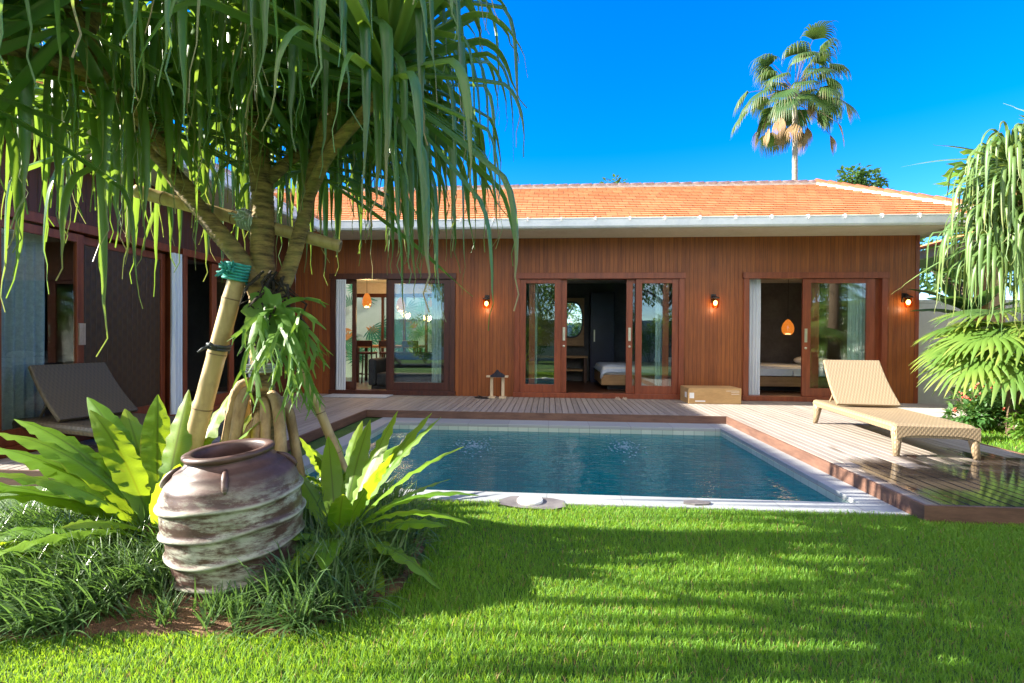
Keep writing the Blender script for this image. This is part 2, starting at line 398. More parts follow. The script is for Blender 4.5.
M['banana'] = leafmat('banana leaf', (.022, .075, .030), (.055, .13, .04), None, .3, .3, (.18, .38, .05), vein=1)
M['tree'] = leafmat('tree leaf', (.028, .075, .020), (.075, .15, .035), None, .35, .45, (.2, .36, .04))
M['grass'] = leafmat('lawn blade', (.052, .19, .018), (.20, .40, .028), (.30, .40, .05), .45, .6, (.55, .76, .03), .6)
M['mat'] = pmat('grey door mat', (.36, .38, .42), (.46, .48, .52), 30, .95, .6, 140)
M['red_flower'] = pmat('red petal', (.42, .05, .03), (.60, .12, .06), 20, .6, 0)

# ------------------------------------------------------------------ SETTING: ground, pool, deck
def lawn_material():
    t = NT('lawn turf'); v = t.coords('Object')
    col = t.mix(t.ramp(t.noise(v, 2.2, 4), .35, .65), (.040, .105, .012), (.085, .175, .018))
    col = t.mix(t.math('MULTIPLY', t.ramp(t.noise(v, 60, 3), .45, .75), .6), col, (.020, .045, .010))
    return t.done(t.bsdf(col, .9, t.bump(t.noise(v, 120, 3), 1.0, .02)))
M['lawn'] = lawn_material()
PX0, PX1, PY0, PY1 = -2.66, 2.70, 3.92, 7.85       # outer edge of the coping
b = MB()
zg = -.012
for x0, x1, y0, y1 in ((-70, PX0, -50, 90), (PX1, 70, -50, 90), (PX0, PX1, -50, PY0), (PX0, PX1, PY1, 90)):
    b.quad((x0, y0, zg), (x1, y0, zg), (x1, y1, zg), (x0, y1, zg))
tag(b.build('lawn', M['lawn']), 'green lawn ground running round the pool and villa', kind='structure')

# pool basin: inner faces, waterline band, coping
IX0, IX1, IY0, IY1 = -2.42, 2.46, 4.16, 7.40
ZW, ZB = -.10, -1.45
b = MB()
b.quad((IX0, IY0, ZB), (IX1, IY0, ZB), (IX1, IY1, ZB), (IX0, IY1, ZB))
b.quad((IX0, IY1, ZB), (IX1, IY1, ZB), (IX1, IY1, -.13), (IX0, IY1, -.13)); b.quad((IX1, IY0, ZB), (IX0, IY0, ZB), (IX0, IY0, -.13), (IX1, IY0, -.13))
b.quad((IX1, IY1, ZB), (IX1, IY0, ZB), (IX1, IY0, -.13), (IX1, IY1, -.13)); b.quad((IX0, IY0, ZB), (IX0, IY1, ZB), (IX0, IY1, -.13), (IX0, IY0, -.13))
basin = b.build('pool_basin', M['pooltile']); tag(basin, 'teal tiled basin of the swimming pool', kind='structure')
b = MB()
b.quad((IX0, IY1, -.13), (IX1, IY1, -.13), (IX1, IY1, -.04), (IX0, IY1, -.04)); b.quad((IX1, IY0, -.13), (IX0, IY0, -.13), (IX0, IY0, -.04), (IX1, IY0, -.04))
b.quad((IX1, IY1, -.13), (IX1, IY0, -.13), (IX1, IY0, -.04), (IX1, IY1, -.04)); b.quad((IX0, IY0, -.13), (IX0, IY1, -.13), (IX0, IY1, -.04), (IX0, IY0, -.04))
tag(b.build('pool_waterline_tiles', M['pooltile_lt']), 'pale tile band at the waterline of the pool', kind='structure')
b = MB()
b.box(PX0, PX1, PY0, IY0, -.04, .004); b.box(PX0, PX1, IY1, PY1, -.04, .004)
b.box(PX0, IX0, IY0, IY1, -.04, .004); b.box(IX1, PX1, IY0, IY1, -.04, .004)
tag(b.build('pool_coping', M['coping'], bevel=.006), 'pale stone coping round the swimming pool', kind='structure')
b = MB(); n = 60
vs = [(IX0+(IX1-IX0)*i/n, IY0+(IY1-IY0)*j/n, ZW) for j in range(n+1) for i in range(n+1)]
b.add(vs, [(j*(n+1)+i, j*(n+1)+i+1, (j+1)*(n+1)+i+1, (j+1)*(n+1)+i) for j in range(n) for i in range(n)])
tag(b.build('pool_water', M['water'], smooth=True), 'teal blue rippled water of the swimming pool', kind='structure')

# deck boards, real gaps between them, running towards the villa
DZ = .12
def wet_deck():
    t = NT('wet deck boards'); tc = t.n('ShaderNodeTexCoord'); sp = t.n('ShaderNodeSeparateXYZ'); t.l(tc.outputs['Object'], sp.inputs[0])
    idx = t.math('FLOOR', t.math('DIVIDE', sp.outputs['X'], .1)); wn_ = t.n('ShaderNodeTexWhiteNoise', noise_dimensions='1D'); t.l(idx, wn_.inputs['W'])
    mp = t.n('ShaderNodeMapping'); mp.inputs['Scale'].default_value = (45, 2, 45); t.l(tc.outputs['Object'], mp.inputs[0])
    g = t.noise(mp.outputs[0], 1, 5, .65)
    col = t.mix(t.ramp(g, .3, .72), (.17, .142, .122), (.32, .275, .238)); col = t.mix(t.math('MULTIPLY', wn_.outputs[0], .5), col, (.39, .34, .295))
    # rain water standing on the near right boards
    wet = t.ramp(t.math('ADD', t.math('MULTIPLY', t.noise(t.coords('Object', (1.2, .45, 1)), 1.6, 3), 1.5), t.math('ADD', t.math('MULTIPLY', sp.outputs['Y'], -.62), t.math('ADD', t.math('MULTIPLY', wn_.outputs[0], .25), 2.62))), .05, .22)
    right = t.ramp(sp.outputs['X'], 2.70, 2.86); wet = t.math('MULTIPLY', wet, right)
    col = t.mix(wet, col, (.035, .028, .025))
    rg = t.math('SUBTRACT', .62, t.math('MULTIPLY', wet, .56))
    h = t.math('MULTIPLY', g, t.math('SUBTRACT', 1.0, t.math('MULTIPLY', wet, .85)))
    return t.done(t.bsdf(col, rg, t.bump(h, .5, .004)))
M['deckwet'] = wet_deck()
b = MB()
def boards(x0, x1, y0, y1, gap=.011, pitch=.1):
    k = math.floor(x0/pitch+1e-6)
    while k*pitch < x1-1e-6:
        a, c = max(x0, k*pitch)+gap/2, min(x1, (k+1)*pitch)-gap/2
        if c-a > .02:
            # boards are cut in lengths
            ys = [y0]; y = y0+rnd.uniform(.6, 3)
            while y < y1-.4: ys.append(y); y += rnd.uniform(2.0, 3.2)
            ys.append(y1)
            for p, q in zip(ys, ys[1:]): b.box(a, c, p+.0015, q-.0015, DZ-.025, DZ+rnd.uniform(-.0012, .0012))
        k += 1
boards(-5.2, -2.95, 4.0, 9.86); boards(-2.95, 2.70, PY1-.02, 9.86); boards(2.70, 4.93, 3.80, 9.86)
tag(b.build('deck', M['deckwet'], bevel=.003), 'weathered timber deck of narrow boards between villa and pool', kind='structure')
b = MB()
b.box(-5.2, -2.93, 4.02, 9.86, -.02, DZ-.027); b.box(-2.93, 2.68, PY1+.02, 9.86, -.02, DZ-.027); b.box(2.72, 4.91, 3.82, 9.86, -.02, DZ-.027)
tag(b.build('deck_joists', M['black']), 'dark understructure below the deck boards', kind='structure')
b = MB()
b.box(-2.95, 2.70, PY1-.045, PY1-.021, .004, DZ-.002); b.box(2.676, 2.699, 3.80, PY1-.046, .004, DZ-.002)
b.box(2.676, 4.93, 3.775, 3.799, -.02, DZ-.002); b.box(-2.949, -2.925, 4.0, PY1-.046, .004, DZ-.002)
b.box(4.931, 4.955, 3.80, 8.18, -.02, DZ-.002); b.box(-5.2, -2.925, 3.975, 3.999, -.02, DZ-.002)
tag(b.build('deck_fascia', M['fascia']), 'red brown fascia boards edging the deck', kind='structure')
b = MB(); b.box(4.956, 7.25, 8.20, 9.86, -.02, .115)
tag(b.build('side_path', M['slab'], bevel=.008), 'pale paved path beside the villa corner', kind='structure')

# ------------------------------------------------------------------ VILLA (main block)
FY = 9.87; WT = 3.25
villa = thing('villa', 'single storey villa clad in red brown boards under an orange tiled roof', 'house', (1, 11.5, 0))
b = MB()
ops = [(-4.45, -1.89), (-.70, 2.57), (3.68, 6.28)]; OT = 2.55
xs = [-5.2]
for a, c in ops: xs += [a, c]
xs.append(6.84)
for i in range(0, len(xs), 2): b.box(xs[i], xs[i+1], FY, FY+.14, -.02, OT)
b.box(-5.2, 6.84, FY, FY+.14, OT, WT)
b.build('wall', M['wood_x'], villa)
b = MB(); b.box(6.78, 6.845, FY-.012, FY-.001, .12, WT-.002); b.build('corner_board', M['frame'], villa)
# inner shell: side and back walls, partitions, ceilings, floors
BY = 13.3
b = MB()
b.box(6.70, 6.84, FY+.14, BY, -.02, WT); b.box(-1.42, 6.70, BY-.12, BY, -.02, WT)
b.box(3.06, 3.20, FY+.14, BY-.12, -.02, 2.8); b.box(-1.56, -1.42, FY+.14, BY, -.02, WT)
b.build('interior_wall', M['grey_wall'], villa)
b = MB(); b.box(-1.42, 3.06, FY+.14, BY-.12, -.02, .17); b.box(3.20, 6.70, FY+.14, BY-.12, -.02, .17); b.build('bedroom_floor', M['floor_dk'], villa)
b = MB(); b.box(-9.6, -1.56, FY+.14, BY, -.02, .17); b.build('dining_floor', M['floor_lt'], villa)
b = MB(); b.box(-1.42, 3.06, FY+.14, BY-.12, 2.72, 2.80); b.box(3.20, 6.70, FY+.14, BY-.12, 2.72, 2.80); b.box(-5.34, -1.56, FY+.14, BY, 2.72, 2.80); b.build('ceiling', M['ceil'], villa)
# soffit and fascia
EY = 9.02
b = MB(); b.box(-4.36, 6.84, EY+.03, FY, WT, WT+.02); b.prism([(6.84, FY, WT), (7.02, EY+.03, WT), (7.60, EY+.03, WT), (7.0, FY+.25, WT), (6.84, FY+.25, WT)], (0, 0, .02)); b.build('soffit', M['cream'], villa)
b = MB(); b.box(-4.3, 7.66, EY, EY+.028, WT-.012, WT+.155); b.obox((7.31, 9.64, WT+.07), (.335, -.592, 0), (.010, .006, 0), (0, 0, .08)); b.box(6.95, 6.975, 10.25, 13.5, WT-.012, WT+.155); b.build('fascia_board', M['cream'], villa)
def gutter(name, p0, p1, out, parent, n_br):
    """open box gutter with rolled lip along p0-p1; out = outward horizontal unit vector"""
    b = MB(); p0, p1, out = Vector(p0), Vector(p1), Vector(out); up = Vector((0, 0, 1))
    prof = [(0, .14), (0, .0), (.035, -.02), (.10, -.02), (.125, .01), (.13, .12), (.142, .132), (.142, .146), (.12, .146), (.118, .02), (.095, -.008), (.04, -.008), (.012, .008), (.012, .14)]
    k = len(prof); vs = []
    for p in (p0, p1): vs += [p+out*a+up*z for a, z in prof]
    b.add(vs, [(i, (i+1) % k, (i+1) % k+k, i+k) for i in range(k)]+[tuple(range(k-1, -1, -1)), tuple(range(k, 2*k))])
    g = b.build(name, M['gutter'], parent, fix=True)
    for i in range(n_br):
        c = p0.lerp(p1, (i+.5)/n_br); d = (p1-p0).normalized()
        b = MB(); b.obox(c+out*.075+up*.156, d*.012, out*.075, up*.008); b.obox(c+out*.153+up*.12, d*.013, out*.008, up*.03)
        b.build('bracket', M['white'], g)
    return g
gutter('gutter', (-4.3, EY-.001, WT+.012), (7.66, EY-.001, WT+.012), (0, -1, 0), villa, 20)

def roofmat(name, a, bb):
    t = NT(name); tc = t.n('ShaderNodeTexCoord'); sp = t.n('ShaderNodeSeparateXYZ'); t.l(tc.outputs['Object'], sp.inputs[0])
    row = t.math('FLOOR', t.math('DIVIDE', sp.outputs[bb], .125)); off = t.math('MULTIPLY', t.math('MODULO', row, 2.0), .5)
    q = t.math('ADD', t.math('DIVIDE', sp.outputs[a], .21), off); idx = t.math('FLOOR', q); e = t.math('ABSOLUTE', t.math('SUBTRACT', t.math('FRACT', q), .5))
    cb = t.n('ShaderNodeCombineXYZ'); t.l(idx, cb.inputs[0]); t.l(row, cb.inputs[1])
    wn_ = t.n('ShaderNodeTexWhiteNoise', noise_dimensions='3D'); t.l(cb.outputs[0], wn_.inputs[0])
    col = t.mix(wn_.outputs[0], (.56, .235, .095), (.68, .315, .14))
    col = t.mix(t.math('MULTIPLY', t.ramp(t.noise(t.coords('Object'), 5, 4), .5, .75), .35), col, (.34, .12, .06))
    edge = t.ramp(e, .45, .5); col = t.mix(t.math('MULTIPLY', edge, .7), col, (.13, .045, .02))
    return t.done(t.bsdf(col, .7, t.bump(t.math('SUBTRACT', t.math('MULTIPLY', wn_.outputs[0], .4), edge), .5, .01)))
M['roof_x'] = roofmat('orange roof tiles', 'X', 'Z'); M['roof_y'] = roofmat('orange roof tiles side', 'Y', 'Z')
def roof_plane(b, e0, e1, r1, r0, n, m):
    e0, e1, r0, r1 = map(Vector, (e0, e1, r0, r1)); nn = (e1-e0).cross(r0-e0).normalized()
    if nn.z < 0: nn = -nn
    for i in range(n):
        t0, t1 = i/n, (i+1)/n
        a, c = e0.lerp(r0, t0), e1.lerp(r1, t0); d, e = e0.lerp(r0, t1), e1.lerp(r1, t1)
        lo = nn*.028; hi = nn*.004
        b.add([a, c, c+lo, a+lo, e+hi, d+hi], [(0, 1, 2, 3), (3, 2, 4, 5)], m)
RZ0 = WT+.16; RZ = 4.66; RY = 11.35; XE = 7.72; XS = 7.0; HX = 5.75
b = MB()
roof_plane(b, (-7.0, EY-.02, RZ0), (XE, EY-.02, RZ0), (HX, RY, RZ), (-7.0, RY, RZ), 19, 0)
roof_plane(b, (XE, EY-.02, RZ0), (XS, 10.25, RZ0), (HX+.001, RY+.001, RZ), (HX, RY, RZ), 19, 1); roof_plane(b, (XS, 10.25, RZ0), (XS, 13.68, RZ0), (HX, RY+.002, RZ), (HX, RY, RZ), 19, 1)
roof_plane(b, (XS, 13.68, RZ0), (-7.0, 13.68, RZ0), (-7.0, RY, RZ), (HX, RY, RZ), 19, 0)
roof = b.build('roof', [M['roof_x'], M['roof_y']], villa)
M['ridge_grey'] = pmat('weathered ridge tile', (.36, .21, .16), (.50, .33, .27), 8, .8, .3, 40)
M['ridge_or'] = pmat('orange hip tile', (.20, .058, .018), (.28, .088, .03), 8, .75, .3, 40)
M['mortar'] = pmat('white mortar', (.42, .39, .35), (.52, .49, .44), 12, .85, .4, 40)
def caps(p0, p1, name, mat, parent, r=.085, pitch=.27, mortar=True):
    p0, p1 = Vector(p0), Vector(p1); L = (p1-p0).length; d = (p1-p0).normalized(); n = int(L/pitch)
    side = d.cross(Vector((0, 0, 1))).normalized(); up = side.cross(d)
    b = MB(); mb = MB()
    for i in range(n):
        a = p0+d*(i*L/n); c = p0+d*((i+1)*L/n+.035)
        vs = []
        for p, rr, lift in ((a, r*1.0, 0.004), (c, r*1.16, .016)):
            for k in range(9):
                an = math.pi*k/8
                vs.append(p+side*math.cos(an)*rr+up*(math.sin(an)*rr*.8+lift))
        for p, rr, lift in ((a, r*.8, -.01), (c, r*.96, 0.0)):
            for k in range(9):
                an = math.pi*k/8
                vs.append(p+side*math.cos(an)*rr+up*(math.sin(an)*rr*.8+lift))
        fs = [(k, k+1, k+10, k+9) for k in range(8)]+[(9+k, 10+k, 28+k, 27+k) for k in range(8)]
        b.add(vs, fs)
    o = b.build(name, mat, parent, smooth=True)
    if mortar:
        mb.obox((p0+p1)/2-up*.03, d*(L/2), side*(r*1.05), up*.05)
        mb.build('mortar', M['mortar'], o)
    return o
caps((-7.0, RY, RZ+.01), (HX, RY, RZ+.01), 'ridge_cap', M['ridge_grey'], villa)
caps((XE, EY-.02, RZ0+.03), (HX, RY, RZ+.02), 'hip_cap', M['ridge_or'], villa, .095)

# door frames and leaves
def door_frame(x0, x1, z0, z1, parent, mat, w=.10, y0=FY-.03, y1=FY+.16):
    b = MB()
    b.box(x0, x0+w, y0, y1, z0+.09, z1-w); b.box(x1-w, x1, y0, y1, z0+.09, z1-w)
    b.box(x0-.02, x1+.02, y0-.015, y1, z1-w, z1+.015); b.box(x0-.02, x1+.02, y0-.03, y1, z0, z0+.09)
    return b.build('door_frame', mat, parent, bevel=.004)
def leaf(x0, x1, z0, z1, y, parent, mat, stile=.12, bot=.16, top=.085, handle=None):
    b = MB(); d = .045
    b.box(x0, x0+stile, y, y+d, z0, z1); b.box(x1-stile, x1, y, y+d, z0, z1)
    b.box(x0+stile, x1-stile, y+.003, y+d-.003, z0, z0+bot); b.box(x0+stile, x1-stile, y+.003, y+d-.003, z1-top, z1)
    o = b.build('sliding_door', mat, parent, bevel=.003)
    g = MB(); g.box(x0+stile, x1-stile, y+.018, y+.026, z0+bot, z1-top); g.build('glass_pane', M['glass'], o)
    if handle is not None:
        h = MB(); h.box(handle-.025, handle+.025, y-.012, y-.001, 1.24, 1.50); h.box(handle-.008, handle+.008, y-.02, y-.012, 1.30, 1.44, 0)
        h.build('handle', M['brass'], o, bevel=.003)
        h = MB(); h.lathe([(.0, .0), (.022, .0), (.022, .012), (.014, .016), (0, .016)], 14, (handle, y-.001, 1.13), M=Matrix.Rotation(R(90), 3, 'X')); h.build('lock', M['brass'], o)
    return o
LZ0, LZ1 = .212, 2.448
door_frame(-.70, 2.57, DZ+.002, OT, villa, M['frame'])
leaf(-.60, .205, LZ0, LZ1, FY+.0, villa, M['frame']); leaf(-.42, .325, LZ0, LZ1, FY+.055, villa, M['frame'], handle=.272)
leaf(1.655, 2.47, LZ0, LZ1, FY+.0, villa, M['frame']); leaf(1.485, 2.30, LZ0, LZ1, FY+.055, villa, M['frame'], handle=1.55)
door_frame(3.68, 6.28, DZ+.002, OT, villa, M['frame'])
leaf(4.77, 6.07, LZ0, LZ1, FY+.0, villa, M['frame'], .15, handle=4.83); leaf(4.95, 6.18, LZ0, LZ1, FY+.055, villa, M['frame'], .15)
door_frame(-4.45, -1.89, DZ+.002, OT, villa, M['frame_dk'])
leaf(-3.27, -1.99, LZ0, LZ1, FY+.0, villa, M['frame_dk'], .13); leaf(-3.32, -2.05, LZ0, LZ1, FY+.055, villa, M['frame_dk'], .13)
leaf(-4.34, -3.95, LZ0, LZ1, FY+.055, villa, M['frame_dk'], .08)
# dining room back: tall windows on the courtyard
b = MB()
for x in (-5.34, -4.55, -3.95, -3.35, -2.75, -1.62):
    b.box(x, x+.06, BY-.1, BY-.02, .17, 2.35)
b.box(-5.34, -1.56, BY-.1, BY-.02, 2.35, 2.45); b.box(-5.34, -1.56, BY-.14, BY, 2.45, WT, 1)
wf = b.build('courtyard_window', [M['frame_dk'], M['ceil']], villa)
g = MB(); g.box(-5.28, -1.62, BY-.064, BY-.056, .172, 2.348); g.build('glass_pane', M['glass'], wf)

# ------------------------------------------------------------------ WING on the left
WX = -5.2; Y0W = 4.12
wing = thing('poolside_wing', 'long low wing on the left behind the screw pine, shaded board wall and cream soffit', 'house', (-7, 7, 0))
b = MB()
wops = [(4.20, 6.60), (6.70, 8.60)]
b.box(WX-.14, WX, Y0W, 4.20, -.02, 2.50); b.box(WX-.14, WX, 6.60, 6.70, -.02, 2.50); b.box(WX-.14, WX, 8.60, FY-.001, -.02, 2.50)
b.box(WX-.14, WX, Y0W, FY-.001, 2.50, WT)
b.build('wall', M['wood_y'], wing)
b = MB(); b.box(-9.3, WX-.14, Y0W, Y0W+.14, -.02, WT); b.box(-9.44, -9.3, Y0W, 13.4, -.02, WT); b.build('end_wall', M['white'], wing)
b = MB(); b.box(-9.3, WX-.14, Y0W+.14, FY+.14, -.02, .17); b.build('bedroom_floor', M['floor_dk'], wing)
b = MB(); b.box(-9.3, WX-.14, Y0W+.14, FY+.14, 2.72, 2.8); b.build('ceiling', M['ceil'], wing)
b = MB(); b.box(-9.3, WX-.14, 6.62, 6.68, .17, 2.72); b.build('interior_wall', M['grey_wall'], wing)
b = MB(); b.box(-9.29, WX-.14, 9.55, 9.70, .17, 2.72); b.build('interior_wall', M['grey_wall'], wing)
b = MB(); b.box(WX, -4.38, 4.02, EY+.03, WT, WT+.02); b.build('soffit', M['cream'], wing)
b = MB(); b.box(-4.379, -4.351, 4.0, EY-.16, WT-.012, WT+.155); b.box(-9.4, -4.379, 3.972, 4.0, WT-.012, WT+.155); b.build('fascia_board', M['cream'], wing)
gutter('gutter', (-4.35, 4.0, WT+.012), (-4.35, EY-.16, WT+.012), (1, 0, 0), wing, 8)
b = MB(); RXW = -6.75
roof_plane(b, (-4.33, 3.96, RZ0), (-4.33, EY-.02, RZ0), (RXW, RY, RZ), (RXW, 3.96, RZ), 19, 0)
roof_plane(b, (-9.45, 13.68, RZ0-.25), (-9.45, 3.96, RZ0-.25), (RXW, 3.96, RZ), (RXW, 13.68, RZ), 19, 0)
wr = b.build('roof', [M['roof_y']], wing)
caps((RXW, 3.96, RZ+.01), (RXW, 11.3, RZ+.01), 'ridge_cap', M['ridge_grey'], wing)
b = MB(); b.prism([(-9.3, Y0W+.002, WT), (WX, Y0W+.002, WT), (RXW, Y0W+.002, RZ-.06)], (0, .12, 0)); b.build('gable', M['white'], wing)
def wleaf(y0, y1, x, mat, handle=None, panel=None, stile=.11):
    b = MB(); d = .045; z0, z1 = .212, 2.40
    b.box(x, x+d, y0, y0+stile, z0, z1); b.box(x, x+d, y1-stile, y1, z0, z1)
    b.box(x+.003, x+d-.003, y0+stile, y1-stile, z0, z0+.16); b.box(x+.003, x+d-.003, y0+stile, y1-stile, z1-.09, z1)
    o = b.build('sliding_door', mat, wing, bevel=.003)
    g = MB(); g.box(x+.018, x+.026, y0+stile, y1-stile, z0+.16, z1-.09); g.build('woven_panel' if panel else 'glass_pane', panel or M['glass'], o)
    if handle: 
        h = MB(); h.box(x+d, x+d+.012, handle-.025, handle+.025, 1.18, 1.42); h.build('handle', M['brass'], o)
b = MB()
for a, c in wops:
    b.box(WX-.16, WX+.03, a, a+.08, .21, 2.42); b.box(WX-.16, WX+.03, c-.08, c, .21, 2.42)
    b.box(WX-.16, WX+.045, a-.02, c+.02, 2.42, 2.52); b.box(WX-.16, WX+.06, a-.02, c+.02, .122, .21)
b.build('door_frame', M['frame'], wing, bevel=.004)
wleaf(4.28, 5.20, WX-.03, M['frame'], 5.16, stile=.08); wleaf(5.17, 6.45, WX-.085, M['frame'], 5.24, M['woven'], .07)
wleaf(7.32, 7.86, WX-.03, M['frame'])

# ------------------------------------------------------------------ curtains
def curtain(p0, p1, z0, z1, folds, amp, label, name='curtain', mat=None):
    p0, p1 = Vector(p0), Vector(p1); d = p1-p0; nrm = Vector((-d.y, d.x)).normalized(); b = MB(); n = folds*8; nz = 8
    for s_ in (0, 1):
        vs = []
        for j in range(nz+1):
            for i in range(n+1):
                t = i/n; q = p0+d*t; a = amp*math.sin(t*folds*2*math.pi+.25*math.sin(j*.9))*(1-.25*j/nz)+s_*.006
                vs.append((q.x+nrm.x*a, q.y+nrm.y*a, z0+(z1-z0)*j/nz))
        b.add(vs, [(j*(n+1)+i, j*(n+1)+i+1, (j+1)*(n+1)+i+1, (j+1)*(n+1)+i) for j in range(nz) for i in range(n)])
    c = (p0+p1)/2
    o = b.build(name, mat or M['curtain'], None, smooth=True, loc=(c.x, c.y, z0)); return tag(o, label, 'curtain')
curtain((3.83, FY+.20), (4.08, FY+.20), .20, 2.46, 4, .035, 'white curtain gathered in the open left half of the right bedroom doorway')
curtain((5.72, FY+.24), (6.12, FY+.24), .20, 2.46, 6, .03, 'pale curtain behind the glass of the right bedroom door')
curtain((-.42, FY+.24), (-.26, FY+.24), .20, 2.46, 3, .03, 'narrow pale curtain behind the left glass of the middle door')
curtain((2.08, FY+.24), (2.30, FY+.24), .20, 2.46, 4, .03, 'pale curtain behind the right glass of the middle door')
curtain((-2.42, FY+.24), (-2.06, FY+.24), .20, 2.46, 5, .035, 'blue grey curtain at the right end of the dining room doorway')
curtain((-4.32, FY-.05), (-4.12, FY-.05), .21, 2.44, 4, .03, 'white curtain at the left end of the dining room doorway')
curtain((WX-.16, 4.42), (WX-.16, 4.92), .20, 2.42, 5, .03, 'grey curtain behind the nearest glass of the left wing', mat=M['mat'])
curtain((WX+.06, 6.44), (WX+.06, 6.62), .21, 2.42, 3, .03, 'white curtain beside the woven brown panel of the left wing')
curtain((WX+.06, 8.20), (WX+.06, 8.50), .21, 2.42, 4, .03, 'white curtain in the far doorway of the left wing behind the bamboo prop')

# ------------------------------------------------------------------ furniture seen through the doors
def bed(loc, sx, sy, label, linen, cat='bed', drawers=False):
    x, y, z = loc; o = thing('bed', label, cat, loc)
    b = MB(); b.box(x, x+sx, y, y+sy, z+.10, z+.32); b.build('bed_base', M['oak'], o, bevel=.01)
    b = MB(); b.box(x+.15, x+sx-.15, y+.15, y+sy-.15, z+.001, z+.10); b.build('plinth', M['black'], o)
    b = MB(); b.box(x+.03, x+sx-.03, y+.03, y+sy-.03, z+.322, z+.50); b.build('mattress', M['linen_w'], o, bevel=.04)
    b = MB(); n = 24; vs = []
    for j in range(n+1):
        for i in range(n+1):
            u, v = i/n, j/n; hx = x-.02+(sx+.04)*u; hy = y-.02+(sy+.04)*v
            zz = z+.525+.012*math.sin(9*u+3*v)*math.sin(7*v+u)
            if v < .06: zz -= .14*(1-v/.06)
            if u < .05: zz -= .14*(1-u/.05)
            vs.append((hx, hy, zz))
    b.add(vs, [(j*(n+1)+i, j*(n+1)+i+1, (j+1)*(n+1)+i+1, (j+1)*(n+1)+i) for j in range(n) for i in range(n)])
    c = b.build('cover', linen, o, smooth=True); sm = c.modifiers.new('thick', 'SOLIDIFY'); sm.thickness = .03
    for k in range(2):
        b = MB(); b.ball((x+sx-.3, y+.45+k*.8, z+.62), .3, 8, sq=(.6, 1.1, .32)); b.build('pillow', M['linen_w'], o, smooth=True)
    if drawers:
        b = MB(); b.box(x-.02, x+sx*.45, y-.035, y-.022, z+.335, z+.49); b.box(x+sx*.45+.03, x+sx-.1, y-.035, y-.022, z+.335, z+.49); b.build('drawer_front', M['linen_w'], o, bevel=.004)
    return o
bed((1.12, 11.0, .17), 1.85, 1.8, 'bed with blue grey cover seen through the middle doorway', M['linen'])
bed((4.25, 11.2, .17), 2.1, 1.8, 'bed with white sides and oak base in the right bedroom', M['linen'], drawers=True)
bed((-7.9, 4.55, .17), 2.2, 1.8, 'bed with white sides behind the glass of the left wing', M['linen'], drawers=True)
# mirror cabinet
mc = thing('mirror_cabinet', 'oak wall panel with rounded mirror behind the middle doorway', 'mirror', (.3, 12.9, 1.1))
b = MB(); b.box(-.50, .87, 12.98, 13.16, 1.08, 2.32); b.build('panel', M['oak'], mc, bevel=.006)
b = MB()
pts = []
for k in range(40):
    a = 2*math.pi*k/40; ca, sa = math.cos(a), math.sin(a)
    pts.append((.52+.29*math.copysign(abs(ca)**.7, ca), 12.975, 1.76+.43*math.copysign(abs(sa)**.8, sa)))
b.prism([(x+(x-.52)*.12, 12.979, z+(z-1.76)*.10) for x, y, z in pts], (0, -.02, 0)); mf = b.build('mirror_frame', M['black'], mc, fix=True)
b = MB(); b.prism([(x, 12.957, z) for x, y, z in pts], (0, -.004, 0)); b.build('mirror_glass', M['mirror'], mf, fix=True)
vt = thing('vanity_table', 'brown vanity counter below the rounded mirror', 'table', (.2, 12.9, .17))
b = MB(); b.box(-.5, .95, 12.72, 13.16, .78, .83); b.build('counter', M['oak'], vt); 
for x in (-.48, .86):
    b = MB(); b.box(x, x+.07, 12.75, 13.15, .171, .78); b.build('leg', M['frame_dk'], vt)
b = MB(); b.box(-.38, .84, 12.76, 13.15, .45, .49); b.build('shelf', M['oak'], vt)
wd = thing('wardrobe', 'tall navy wardrobe beside the rounded mirror', 'wardrobe', (1.3, 12.9, .17))
b = MB(); b.box(1.02, 1.62, 12.78, 13.16, .171, 2.45); b.build('cabinet', M['navy'], wd, bevel=.006); b = MB(); b.box(1.06, 1.58, 12.76, 12.778, .22, 2.41); dd = b.build('door', M['navy'], wd, bevel=.004)
b = MB(); b.box(1.10, 1.13, 12.74, 12.759, 1.2, 1.5); b.build('handle', M['brass'], dd)

def pendant(x, y, z, ztop, label, r=.11, power=3.0):
    o = thing('pendant_lamp', label, 'lamp', (x, y, z), 'amber pendant lamps indoors')
    b = MB(); b.tube([(x, y, z+.22), (x, y, ztop)], .006, 6); b.build('cord', M['black'], o)
    b = MB(); b.lathe([(.02, .22), (.05, .20), (r*.8, .12), (r, .03), (r*.92, -.06), (r*.6, -.12), (r*.55, -.115), (r*.86, -.055), (r*.94, .03), (r*.75, .115), (.04, .19)], 20, (x, y, z)); b.build('lamp_shade', M['amber_lit'], o, smooth=True)
    b = MB(); b.ball((x, y, z+.02), .035, 8); b.build('bulb', M['bulb'], o, smooth=True)
    l = bpy.data.lights.new('pendant_light', 'POINT'); l.energy = power*(4 if x < 0 else 1); l.color = (1, .6, .25); l.shadow_soft_size = .12
    lo = bpy.data.objects.new('pendant_light', l); COL.objects.link(lo); lo.parent = o; lo.location = (0, 0, -.16)
pendant(5.36, 11.75, 1.52, 2.72, 'amber pendant lamp above the bed in the right bedroom', .13)
pendant(-3.62, 11.9, 2.02, 2.72, 'amber pendant lamp seen through the dining room glass')
pendant(-4.35, 11.6, 2.10, 2.72, 'amber pendant lamp behind the hanging screw pine leaves at left of the dining room')
